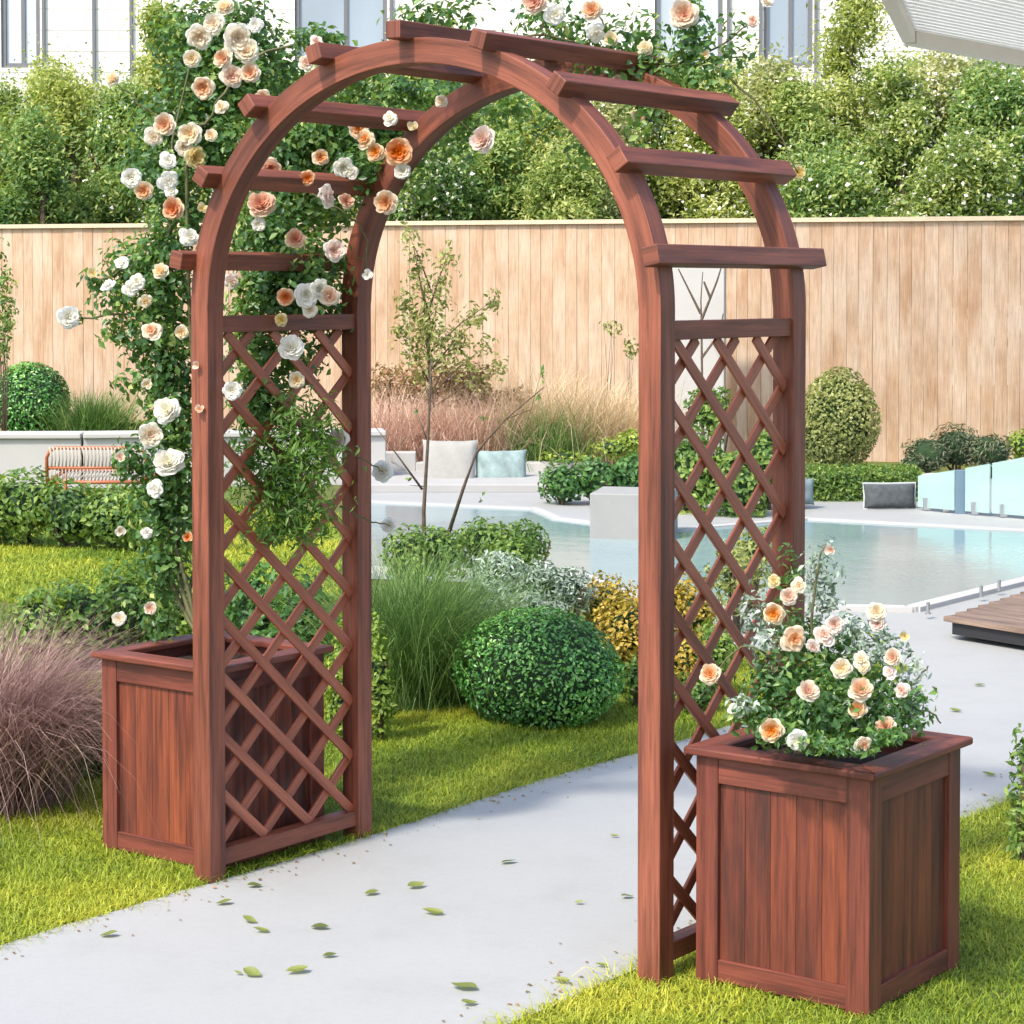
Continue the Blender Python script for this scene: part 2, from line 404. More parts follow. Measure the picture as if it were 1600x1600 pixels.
H_MID = leafmat('hedge_mid_leaf', [(0, (0.076, 0.144, 0.040)), (.5, (0.262, 0.357, 0.090)), (1, (0.647, 0.672, 0.248))], trans=.45)
H_DEEP = leafmat('hedge_deep_leaf', [(0, (0.064, 0.151, 0.053)), (.5, (0.183, 0.319, 0.095)), (1, (0.510, 0.575, 0.181))], trans=.45)
H_LIME = leafmat('hedge_lime_leaf', [(0, (0.125, 0.189, 0.037)), (.5, (0.405, 0.459, 0.106)), (1, (0.728, 0.729, 0.300))], trans=.45)
H_OLIVE = leafmat('hedge_olive_leaf', [(0, (0.136, 0.161, 0.060)), (.5, (0.393, 0.408, 0.162)), (1, (0.756, 0.715, 0.391))], trans=.45)

def petal_mat(name, inner, mid, outer):
    m, n, p = newmat(name)
    a = n.nodes.new('ShaderNodeAttribute'); a.attribute_name = 'rnd'
    oi = n.nodes.new('ShaderNodeObjectInfo')
    col = ramp(n, [(0, inner), (.4, mid), (1, outer)], a.outputs['Fac'])
    hs = n.nodes.new('ShaderNodeHueSaturation')
    mr = n.nodes.new('ShaderNodeMapRange'); n.links.new(oi.outputs['Random'], mr.inputs[0]); mr.inputs[3].default_value = .65; mr.inputs[4].default_value = 1.2
    n.links.new(mr.outputs[0], hs.inputs['Saturation']); n.links.new(col, hs.inputs['Color'])
    n.links.new(hs.outputs[0], p.inputs['Base Color']); p.inputs['Roughness'].default_value = .55
    p.inputs['Specular IOR Level'].default_value = .25
    t = n.nodes.new('ShaderNodeBsdfTranslucent'); n.links.new(hs.outputs[0], t.inputs[0])
    ms = n.nodes.new('ShaderNodeMixShader'); ms.inputs[0].default_value = .42
    n.links.new(p.outputs[0], ms.inputs[1]); n.links.new(t.outputs[0], ms.inputs[2])
    n.links.new(ms.outputs[0], n.nodes['Material Output'].inputs[0]); return m
P_PEACH = petal_mat('peach_petal', (.62, .22, .07), (.72, .42, .22), (.86, .76, .60))
P_ORANGE = petal_mat('orange_petal', (.55, .15, .05), (.66, .28, .14), (.84, .62, .43))
P_CREAM = petal_mat('cream_petal', (.74, .50, .26), (.78, .66, .46), (.88, .83, .70))
P_WHITE = petal_mat('white_petal', (.70, .66, .50), (.80, .78, .70), (.88, .87, .82))
P_PINK = petal_mat('blush_petal', (.66, .36, .26), (.76, .56, .47), (.87, .78, .72))
P_YEL = petal_mat('yellow_bud_petal', (.66, .48, .16), (.74, .60, .30), (.80, .72, .46))
M_SEPAL = plain('green_sepal', (.10, .17, .05), .6, .2, 50, 0)

exec_order = 0
random.seed(3)
# ------------------------------------------------------------------ ground, path, terrace, pool
def sheet(name, pts, z, mat, kind='structure', thick=None):
    m = MB()
    if thick: m.poly(pts, z - thick, z)
    else:
        m.v = [(float(p[0]), float(p[1]), z) for p in pts]; m.f = [tuple(range(len(pts)))]; m.uv = [(0, 0)] * len(pts); m.mi = [0]
    o = m.build(name, mat); o['kind'] = kind; return o
sheet('ground', [(-120, -40), (80, -40), (80, 160), (-120, 160)], 0, M_GROUND)
PX0, PX1 = .05, 1.37
def wavy_path():
    rng = np.random.default_rng(5); L = []; R = []
    for y in np.arange(-3.2, 3.05, .1):
        L.append((PX0 + .012 * math.sin(y * 3.1) + rng.normal(0, .004), y)); R.append((PX1 + .012 * math.sin(y * 2.3 + 1) + rng.normal(0, .004), y))
    return [(p[0], p[1]) for p in R] + [(p[0], p[1]) for p in L[::-1]]
sheet('path', wavy_path(), .006, M_PAVE)
ter = [(PX0 + .012 * math.sin(3.0 * 3.1), 3.0), (PX1, 3.0), (9.0, 3.02), (9.0, 19), tuple(G(1700, 742)[:2]), tuple(G(540, 742)[:2]), tuple(G(540, 905)[:2]), tuple(G(900, 917)[:2]), tuple(G(1010, 968)[:2]), (-.55, 3.9)]
sheet('terrace', ter, .006, M_PAVE)
pool = [G(560, 893), G(905, 903), G(1015, 950), G(1425, 957), G(1640, 903), G(1640, 836), G(1260, 816), G(1070, 832), G(1000, 832), G(870, 815), G(835, 800), G(560, 788)]
pool = [(p[0], p[1]) for p in pool]
sheet('pool_water', pool, .018, M_WATER)
m = MB(); n_ = len(pool)
for k in range(n_):
    a = pool[k]; b = pool[(k + 1) % n_]
    m.bar((a[0], a[1], .018), (b[0], b[1], .018), .09 if k in (2, 3, 4) else .07, .024)
    m.poly([(a[0] + .035 * math.cos(t), a[1] + .035 * math.sin(t)) for t in np.linspace(0, 6.283, 13)[:-1]], .004, .0315)
m.build('pool_coping', M_WALL)['kind'] = 'structure'

# ------------------------------------------------------------------ lawn grass (stuff)
def lawn(name, polyf, x0, x1, y0, y1, dens, hmin, hmax, wd, seed):
    rng = np.random.default_rng(seed); n = int((x1 - x0) * (y1 - y0) * dens)
    p = np.stack([rng.uniform(x0, x1, n), rng.uniform(y0, y1, n), np.zeros(n)], 1)
    # keep only what lies in the frame with a margin
    d = (p - CV) @ fwv; X = 800 + F * ((p - CV) @ rtv) / d; Y = 800 - SY - F * ((p - CV) @ upv) / d
    k = (d > 1) & (X > -300) & (X < 2050) & (Y < 1950) & polyf(p); p = p[k]; n = len(p)
    cl = np.sin(p[:, 0] * 31 + np.sin(p[:, 1] * 23) * 2) * np.sin(p[:, 1] * 37 + np.sin(p[:, 0] * 19) * 2)
    L = rng.uniform(hmin, hmax, n) * (1 + .25 * cl)
    lean = rng.normal(0, .45, (n, 3)); lean[:, 2] = 0
    me = blades(name, p, 2, L, np.full(n, wd) * rng.uniform(.7, 1.3, n), lean, rng.uniform(.1, .7, n), rng)
    o = link(name, me, T_LAWN); tag(o, kind='stuff')
    return o
o = lawn('lawn_grass', lambda p: (p[:, 0] < PX0 + .012 * np.sin(p[:, 1] * 3.1) + .008) & (p[:, 1] < 4.2), -2.6, .08, -1.2, 4.2, 24000, .018, .04, .0032, 11)
tag(o, 'yellow-green lawn grass left of the pale path, under the left planter', 'grass')
o = lawn('lawn_grass', lambda p: p[:, 0] > PX1 + .012 * np.sin(p[:, 1] * 2.3 + 1) - .008, 1.35, 3.7, -1.8, 3.4, 26000, .016, .036, .003, 12)
tag(o, 'lawn grass right of the pale path, under the right planter', 'grass')
o = lawn('lawn_grass', lambda p: 800 + F * ((p - CV) @ rtv) / ((p - CV) @ fwv) < 530, -9, -3.2, 3.2, 7.4, 5500, .03, .055, .007, 13)
tag(o, 'sunny strip of lawn between the two leafy hedges at the left', 'grass')
# a few longer blades creeping over the path edge
rng = np.random.default_rng(77)
n = 900; yy = rng.uniform(-1, 3, n); side = rng.integers(0, 2, n)
xx = np.where(side == 0, PX0 - .005, PX1 + .005) + rng.normal(0, .012, n)
me = blades('edge_grass', np.stack([xx, yy, np.zeros(n)], 1), 3, rng.uniform(.03, .075, n), np.full(n, .0026), np.stack([np.where(side == 0, .7, -.7) * rng.uniform(.2, 1, n), rng.normal(0, .4, n), np.zeros(n)], 1), rng.uniform(.3, .9, n), rng)
tag(link('edge_grass', me, T_LAWN), 'longer blades of grass leaning over both edges of the path', 'grass', kind='stuff')

# ------------------------------------------------------------------ garden arch
p_, W_, D_, ZR, ZC, EB = .061, 1.487, .668, 1.521, 1.545, .664
EA = W_ / 2
arch = empty('garden_arch', (EA, D_ / 2, 0))
tag(arch, 'reddish-brown wooden garden arch with lattice sides standing across the pale path', 'garden arch')
def chain(name, pts, y0, y1, uo, cap0=False, cap1=False):
    """swept square member; pts = (outer, inner, arc length); shared lengths keep the grain running on from post to beam"""
    m = MB()
    for o, q, s_ in pts:
        for P, y in ((o, y0), (o, y1), (q, y1), (q, y0)): m.v.append((P[0], y, P[2]))
    n = len(pts)
    for i in range(n - 1):
        for k in range(4):
            k2 = (k + 1) % 4
            m.f.append((i * 4 + k, (i + 1) * 4 + k, (i + 1) * 4 + k2, i * 4 + k2))
            v0 = 3 + k * .5 + uo; s0 = pts[i][2] + uo; s1 = pts[i + 1][2] + uo
            m.uv += [(s0, v0), (s1, v0), (s1, v0 + .06), (s0, v0 + .06)]; m.mi.append(0)
    if cap0: m.f.append((0, 1, 2, 3)); m.uv += [(0, 0)] * 4; m.mi.append(0)
    if cap1: e = (n - 1) * 4; m.f.append((e + 3, e + 2, e + 1, e)); m.uv += [(0, 0)] * 4; m.mi.append(0)
    return m.build(name, W_ARCH, arch, bevel=.0022)
def side_frame(y0, y1):
    N = 96; th = .063; uo = random.uniform(0, 20); pts = []; s_ = 0; prev = None
    for i in range(N + 1):
        t = math.pi * (1 - i / N)
        o = Vector((EA + EA * math.cos(t), 0, ZC + EB * math.sin(t)))
        nn = Vector((math.cos(t) / EA, 0, math.sin(t) / EB)).normalized(); q = o - nn * (th if 0 < i < N else p_)
        if prev is not None: s_ += (o - prev).length
        prev = o; pts.append((tuple(o), tuple(q), s_))
    chain('arch_beam', pts, y0, y1, uo)
    chain('post', [((0, 0, 0), (p_, 0, 0), -ZC), ((0, 0, ZC), (p_, 0, ZC), 0)], y0, y1, uo, cap0=True)
    chain('post', [((W_, 0, ZC), (W_ - p_, 0, ZC), s_), ((W_, 0, 0), (W_ - p_, 0, 0), s_ + ZC)], y0, y1, uo, cap1=True)
side_frame(0, p_); side_frame(D_ - p_, D_)
for deg in (169.5, 149.8, 130.2, 110, 90, 70, 50.1, 30.2, 10.5):
    t = rad(deg); rr = 1.012
    c = Vector((EA + EA * rr * math.cos(t), 0, ZC + EB * rr * math.sin(t)))
    nn = Vector((math.cos(t) / EA, 0, math.sin(t) / EB)).normalized(); c += nn * .008
    m = MB(); m.bar((c.x, -.052, c.z), (c.x, D_ + .052, c.z), .046, .044, up=nn); m.build('slat', W_ARCH, arch, bevel=.003)
for x in (0.008, W_ - p_ + .008):
    w2 = p_ - .016
    m = MB(); m.box(x, x + w2, p_, D_ - p_, ZR - .044, ZR, 1); m.build('top_rail', W_ARCH, arch, bevel=.002)
    m = MB(); m.box(x, x + w2, p_, D_ - p_, .042, .085, 1); m.build('bottom_rail', W_ARCH, arch, bevel=.002)
    # lattice: two layers of diagonal strips clipped to the opening
    m = MB(); ya, yb, za, zb = p_, D_ - p_, .085, ZR - .044; sl_ = .87; sp = .158
    def strips(sign, xc):
        k = -8
        while k < 20:
            z0 = za + k * sp                 # height where the strip meets y = ya
            k += 1
            # line z = z0 + sign*sl_*(y-ya)
            lo, hi = ya, yb
            if sign > 0: lo = max(lo, ya + (za - z0) / sl_); hi = min(hi, ya + (zb - z0) / sl_)
            else: lo = max(lo, ya + (z0 - zb) / sl_); hi = min(hi, ya + (z0 - za) / sl_)
            if hi - lo < .03: continue
            f_ = lambda y: z0 + sign * sl_ * (y - ya)
            m.bar((xc, lo, f_(lo)), (xc, hi, f_(hi)), .008, .028, up=(0, -sign * .65, .75))
    cx_ = x + w2 / 2
    strips(-1, cx_ + .0045); strips(1, cx_ - .0045)
    m.build('lattice', W_LAT, arch, bevel=.0012)

# ------------------------------------------------------------------ planters
def planter(x0, y0, sx, sy, h, label):
    t = empty('planter_box', (x0 + sx / 2, y0 + sy / 2, 0)); tag(t, label, 'planter', 'square wooden planter boxes beside the arch')
    x1, y1 = x0 + sx, y0 + sy; st = .058; rt = .018; hb = h - rt
    for (a, b) in ((x0, y0), (x1 - st, y0), (x0, y1 - st), (x1 - st, y1 - st)):
        m = MB(); m.box(a, a + st, b, b + st, 0, hb); m.build('corner_post', W_FRAME, t, bevel=.002)
    tr, br = .062, .05
    for (ax, c) in ((0, y0), (0, y1), (1, x0), (1, x1)):
        inw = 1 if c in (x0, y0) else -1
        m = MB(); c0, c1 = sorted((c + inw * .002, c + inw * .026))
        if ax == 0: m.box(x0 + st, x1 - st, c0, c1, hb - tr, hb, 0)
        else: m.box(c0, c1, y0 + st, y1 - st, hb - tr, hb, 1)
        m.build('top_rail', W_FRAME, t, bevel=.0015)
        m = MB(); c0, c1 = sorted((c + inw * .002, c + inw * .026))
        if ax == 0: m.box(x0 + st, x1 - st, c0, c1, .012, .012 + br, 0)
        else: m.box(c0, c1, y0 + st, y1 - st, .012, .012 + br, 1)
        m.build('bottom_rail', W_FRAME, t, bevel=.0015)
        m = MB(); nb = 5; a0, a1 = (x0 + st, x1 - st) if ax == 0 else (y0 + st, y1 - st)
        c0, c1 = sorted((c + inw * .012, c + inw * .024)); bw = (a1 - a0) / nb
        for k in range(nb):
            s0, s1 = a0 + k * bw + .0004, a0 + (k + 1) * bw - .0004
            if ax == 0: m.box(s0, s1, c0, c1, .012 + br, hb - tr, 2)
            else: m.box(c0, c1, s0, s1, .012 + br, hb - tr, 2)
        m.build('board_panel', W_PLANT, t, bevel=.0006)
    ov = .022; rw = .072
    m = MB(); X0, X1, Y0, Y1 = x0 - ov, x1 + ov, y0 - ov, y1 + ov
    # mitred rim
    for z0, z1 in ((hb, h),):
        oc = [(X0, Y0), (X1, Y0), (X1, Y1), (X0, Y1)]; ic = [(X0 + rw, Y0 + rw), (X1 - rw, Y0 + rw), (X1 - rw, Y1 - rw), (X0 + rw, Y1 - rw)]
        for k in range(4):
            k2 = (k + 1) % 4; b = len(m.v); q = [oc[k], oc[k2], ic[k2], ic[k]]
            for z in (z0, z1):
                for p in q: m.v.append((p[0], p[1], z))
            u = random.uniform(0, 20)
            for fc in ((0, 3, 2, 1), (4, 5, 6, 7), (0, 1, 5, 4), (1, 2, 6, 5), (2, 3, 7, 6), (3, 0, 4, 7)):
                m.f.append(tuple(b + i for i in fc)); m.mi.append(0)
                for i in fc:
                    p = m.v[b + i]; al = p[0] if k % 2 == 0 else p[1]; ac = p[1] if k % 2 == 0 else p[0]
                    m.uv.append((al + u, ac + p[2] * .7 + u))
    m.build('rim', W_FRAME, t, bevel=.004)
    rng = np.random.default_rng(int(abs(x0) * 100))
    m = MB(); nx = 14; b = 0
    gx = np.linspace(x0 + .028, x1 - .028, nx); gy = np.linspace(y0 + .028, y1 - .028, nx)
    for i in range(nx):
        for j in range(nx): m.v.append((gx[i], gy[j], h - .05 + rng.normal(0, .006)))
    for i in range(nx - 1):
        for j in range(nx - 1):
            m.f.append((i * nx + j, (i + 1) * nx + j, (i + 1) * nx + j + 1, i * nx + j + 1)); m.uv += [(0, 0)] * 4; m.mi.append(0)
    m.build('soil', M_SOIL, t)
    return t
planter(-.446, .086, .444, .444, .5695, 'square reddish wooden planter behind the left lattice, holding the climbing rose')
planter(1.534, .080, .444, .452, .548, 'large square reddish wooden planter at the right front, filled with the rose bush')

# ------------------------------------------------------------------ roses
def rose_bloom_mesh(name, petal, seed, layers, cup=1.0, stem=True):
    """petals as curved patches around +Z; unit radius about 1"""
    rng = np.random.default_rng(seed); V = []; Fc = []; R = []; MI = []
    for (cnt, r0, r1, tilt, wid, tone) in layers:
        a0 = rng.uniform(0, 6.28)
        for k in range(cnt):
            a = a0 + 2 * math.pi * k / cnt + rng.normal(0, .12); tl = tilt + rng.normal(0, .09); sc_ = rng.uniform(.86, 1.12)
            nu, nv = 6, 6; b = len(V); ruf = rng.uniform(0, 6.28); rf = rng.uniform(.03, .08)
            for i in range(nu):
                u = i / (nu - 1)
                rr = r0 + (r1 - r0) * u * sc_
                # radial profile: goes out and up, rim curls out
                out = r0 + (r1 - r0) * sc_ * (math.sin(u * tl) / max(.3, tl) * 1.2)
                hgt = (r1 - r0) * sc_ * 1.0 * (1 - math.cos(u * 1.5)) * math.cos(tl) * 1.35 + (.0 if u < .8 else -(u - .8) * .5 * math.sin(tl)) + (1 - r1) * .28
                wv = wid * (.45 + .55 * math.sin(math.pi * (.18 + .62 * u))) * (1 - .25 * max(0, u - .75) * 4 * .6)
                for j in range(nv):
                    v = (j / (nv - 1) - .5) * 2
                    ang = a + v * wv / 2
                    cupf = (1 - .12 * v * v * u)
                    x = math.cos(ang) * out * cupf; y = math.sin(ang) * out * cupf
                    z = hgt - .10 * abs(v) ** 3 * u + rf * math.sin(v * 4 + ruf) * u * u
                    V.append((x, y, z)); R.append(min(1, max(0, tone + (u - .5) * .45 + rng.normal(0, .03))))
            for i in range(nu - 1):
                for j in range(nv - 1):
                    Fc.append((b + i * nv + j, b + (i + 1) * nv + j, b + (i + 1) * nv + j + 1, b + i * nv + j + 1)); MI.append(0)
    # sepals and a short stalk
    for k in range(5):
        a = 2 * math.pi * k / 5; b = len(V)
        for (r, wv, z) in ((.08, .25, -.04), (.38, .22, -.03), (.72, .02, .0)):
            for s in (-1, 1):
                V.append((math.cos(a + s * wv) * r, math.sin(a + s * wv) * r, z)); R.append(.5)
        for i in range(2): Fc.append((b + i * 2, b + i * 2 + 2, b + i * 2 + 3, b + i * 2 + 1)); MI.append(1)
    b = len(V)
    for z, r in ((-.02, .13), (-.3, .05), (-1.1, .035)):
        for k in range(6): V.append((math.cos(k * 1.047) * r, math.sin(k * 1.047) * r, z)); R.append(.5)
    for i in range(2):
        for k in range(6): Fc.append((b + i * 6 + k, b + i * 6 + (k + 1) % 6, b + (i + 1) * 6 + (k + 1) % 6, b + (i + 1) * 6 + k)); MI.append(1)
    me = npmesh(name, np.array(V), np.array(Fc), 4, np.array(R)); me.polygons.foreach_set('material_index', MI)
    me.materials.append(petal); me.materials.append(M_SEPAL); me.shade_smooth(); return me
FULL = [(6, .10, 1.0, 1.45, 1.35, .92), (6, .08, .84, 1.15, 1.35, .75), (6, .06, .66, .9, 1.3, .55), (5, .05, .50, .65, 1.4, .35), (5, .03, .36, .42, 1.5, .18), (4, .02, .22, .25, 1.7, .05)]
OPEN = [(5, .08, 1.0, 1.5, 1.5, .85), (5, .08, .78, 1.3, 1.5, .7), (5, .05, .42, .8, 1.5, .35), (4, .02, .22, .3, 1.6, .1)]
BUD = [(4, .15, .72, .55, 1.9, .85), (4, .1, .5, .35, 1.9, .45), (3, .05, .3, .2, 2.0, .1)]
ROSE = {}
for nm, mt in (('peach', P_PEACH), ('orange', P_ORANGE), ('cream', P_CREAM), ('white', P_WHITE), ('pink', P_PINK), ('yellow', P_YEL)):
    ROSE[nm] = [rose_bloom_mesh('bloom_' + nm, mt, 10 + i, L) for i, L in enumerate((FULL, OPEN, FULL, BUD))]
ROSE_N = [0]
def bloom(parent, p, dia, kind, rng, face=None, bud=False):
    me = ROSE[kind][3] if bud else ROSE[kind][int(rng.choice([0, 0, 1, 2]))] if kind not in ('white',) else ROSE[kind][int(rng.choice([1, 1, 0]))]
    o = bpy.data.objects.new('rose_bud' if bud else 'rose_bloom', me); COL.objects.link(o)
    o.parent = parent; o.matrix_parent_inverse = parent.matrix_basis.inverted()
    tocam = Vector(CV) - Vector(p); tocam.normalize()
    f = tocam * 1.0 + Vector(rng.normal(0, .3, 3)) + Vector(SUN_DIR) * .35
    o.rotation_mode = 'QUATERNION'
    from mathutils import Quaternion
    o.rotation_quaternion = f.to_track_quat('Z', 'Y') @ Quaternion((0, 0, 1), rng.uniform(0, 6.28))
    o.location = tuple(float(x) for x in p); s = dia / 2 * 1.16; o.scale = (s, s, s)
    return o

rs = np.random.default_rng(42)
climb = empty('climbing_rose', (-.22, .30, .52))
tag(climb, 'tall climbing rose with peach and white blooms growing from the left planter over the arch', 'climbing rose')
# foliage masses, each (px, py, depth, rx px, ry px, leaves)
def px_blobs(rng, L, size_scale=1, depth_r=.14, inner=.1, lump=.25):
    out = []
    for (X, Y, d, rx, ry, n) in L:
        c = at(X, Y, d); k = d / F; rxm, rym = rx * k, ry * k
        pts = rng.normal(0, 1, (n, 3)); pts = unit(pts) * ((rng.uniform(0, 1, n) ** (1 / 2.0)) * np.where(rng.random(n) < .18, 1.38, 1.0))[:, None]
        dr = min(depth_r, max(rxm, rym))
        pos = c + pts[:, :1] * rtv * rxm + pts[:, 1:2] * fwv * dr + pts[:, 2:3] * np.array([0, 0, 1]) * rym
        nr = pts @ np.array([rtv, fwv, (0, 0, 1)]) + np.array([-.1, -.2, .5])
        tone = .42 + .2 * np.sin(pos @ np.array([21, 13, 17.]) + X)
        out.append((pos, nr, tone))
    return cat3(out)
CL = [
 (252, 960, 6.45, 30, 50, 160), (255, 880, 6.45, 42, 60, 420), (250, 800, 6.45, 55, 60, 620), (262, 730, 6.45, 55, 60, 620), (268, 650, 6.45, 42, 60, 520), (262, 590, 6.45, 46, 55, 520),
 (245, 530, 6.45, 55, 50, 560), (240, 465, 6.45, 62, 55, 620), (225, 410, 6.5, 60, 45, 420), (180, 470, 6.5, 45, 45, 130), (262, 400, 6.45, 50, 60, 420),
 (290, 330, 6.55, 60, 55, 420), (255, 270, 6.55, 70, 60, 600), (270, 200, 6.6, 70, 65, 700), (325, 230, 6.6, 70, 65, 700), (330, 130, 6.65, 75, 65, 700), (300, 60, 6.7, 70, 60, 560), (365, 45, 6.7, 60, 60, 480), (390, 130, 6.7, 60, 50, 380), (430, 90, 6.75, 50, 50, 220),
 (440, 240, 6.5, 70, 60, 700), (520, 210, 6.5, 70, 55, 600), (580, 240, 6.5, 60, 60, 460), (480, 310, 6.5, 80, 60, 760), (410, 370, 6.3, 60, 60, 600), (470, 420, 6.3, 65, 60, 700), (420, 460, 6.25, 60, 50, 560), (500, 480, 6.4, 50, 50, 260),
 (390, 540, 6.2, 40, 50, 330), (450, 560, 6.35, 60, 50, 300), (400, 620, 6.15, 40, 50, 380),
 (600, 200, 6.55, 50, 40, 240), (650, 170, 6.55, 60, 40, 260), (700, 150, 6.55, 60, 30, 200), (560, 130, 6.6, 50, 40, 200), (640, 230, 6.6, 50, 50, 160), (720, 200, 6.5, 60, 40, 120),
 (660, 40, 5.95, 55, 35, 260), (700, 25, 5.95, 60, 35, 220), (500, 60, 6.3, 40, 22, 120),
 (850, 30, 5.9, 50, 45, 210), (900, 60, 5.9, 55, 40, 190), (950, 80, 5.85, 50, 40, 240), (1000, 60, 5.85, 45, 50, 180), (960, 110, 5.8, 60, 35, 240), (1020, 110, 5.8, 60, 40, 240), (1085, 75, 5.8, 40, 50, 300), (1080, 30, 5.8, 30, 30, 90), (1150, 60, 5.8, 40, 45, 70), (1100, 120, 5.75, 50, 25, 160), (1000, 190, 5.7, 35, 35, 90), (560, 270, 6.3, 40, 40, 150),
 (680, 150, 6.4, 60, 26, 260), (740, 170, 6.4, 60, 30, 260), (800, 170, 6.3, 50, 30, 200), (860, 190, 6.2, 45, 35, 130), (700, 230, 6.4, 45, 35, 130), (660, 290, 6.3, 30, 40, 70), (620, 140, 6.3, 40, 22, 160), (910, 240, 6.1, 30, 35, 60),
 (150, 440, 6.4, 22, 16, 40), (175, 520, 6.4, 28, 22, 50), (200, 600, 6.4, 28, 20, 40), (200, 720, 6.4, 26, 30, 110), (120, 500, 6.4, 12, 10, 14),
]
CL = [(a, b, c, d * 1.06, e * 1.06, int(f * (1.35 if a < 300 else 1.9 if a < 640 else .9))) for a, b, c, d, e, f in CL]
pos, nr, tn = px_blobs(rs, CL)
link('foliage', leaf_mesh('rose_foliage', pos, nr, .025, rs, aspect=.58, droop=.3, jitter=.55, tone=tn), G_ROSE, climb)
# the bushy fresh growth poking through the lattice
FB = [(440, 660, 6.12, 80, 55, 900), (460, 720, 6.08, 85, 55, 1100), (440, 775, 6.08, 88, 50, 1100), (470, 820, 6.1, 60, 38, 500), (410, 830, 6.1, 50, 30, 300), (500, 690, 6.15, 40, 60, 420), (385, 720, 6.08, 35, 60, 380)]
FB = [(a, b, c, d, e, int(f * .7)) for a, b, c, d, e, f in FB]
pos, nr, tn = px_blobs(rs, FB, depth_r=.07)
link('fresh_growth', leaf_mesh('fresh_growth', pos, nr, .030, rs, aspect=.26, droop=.6, jitter=.7, tone=tn), G_FERN, climb)
# canes
m = MB()
def cane(pts, r0=.007, r1=.003, wig=.01):
    P = [Vector(p) for p in pts]; out = []
    for i in range(len(P) - 1):
        p0 = P[max(0, i - 1)]; p1 = P[i]; p2 = P[i + 1]; p3 = P[min(len(P) - 1, i + 2)]
        for k in range(6):
            t = k / 6; a = .5 * ((2 * p1) + (-p0 + p2) * t + (2 * p0 - 5 * p1 + 4 * p2 - p3) * t * t + (-p0 + 3 * p1 - 3 * p2 + p3) * t ** 3)
            out.append(a + Vector(rs.normal(0, wig * .3, 3)))
    out.append(P[-1]); n = len(out)
    m.tube(out, [r0 + (r1 - r0) * i / (n - 1) for i in range(n)], 6)
base = (-.22, .30, .52)
for L in ([(255, 880), (258, 700), (250, 520), (262, 380), (270, 220), (310, 60)], [(265, 850), (275, 640), (240, 430), (150, 440)], [(280, 900), (300, 600), (400, 450), (480, 300), (600, 180), (760, 190)],
          [(300, 900), (420, 780), (460, 640), (430, 480), (460, 330)], [(262, 860), (245, 760), (200, 700)], [(260, 800), (250, 600), (230, 500), (110, 500)], [(290, 300), (330, 180), (400, 90), (510, 60)]):
    cane([base] + [tuple(at(x, y, 6.45)) for x, y in L])
for L in ([(520, 690), (560, 715), (598, 737)], [(530, 790), (575, 812), (608, 821)], [(640, 200), (700, 185), (756, 220)], [(300, 230), (230, 170), (177, 125)], [(480, 300), (560, 350), (574, 430)]):
    cane([tuple(at(x, y, 6.3)) for x, y in L], .0035, .0018)
cane([tuple(at(x, y, 5.75)) for x, y in ((1120, 110), (1190, 170), (1247, 270))], .0035, .0018)
for L in ([(640, 70), (760, 60), (880, 60), (1000, 100), (1180, 90)], [(880, 90), (940, 50), (930, 10)], [(1000, 110), (1090, 90), (1180, 30)], [(960, 120), (1010, 180), (1035, 230)], [(1040, 110), (1075, 60), (1070, 20)], [(840, 70), (850, 30), (838, 5)]):
    cane([tuple(at(x, y, 5.85)) for x, y in L], .004, .002)
m.build('canes', M_STEM, climb, smooth=True)
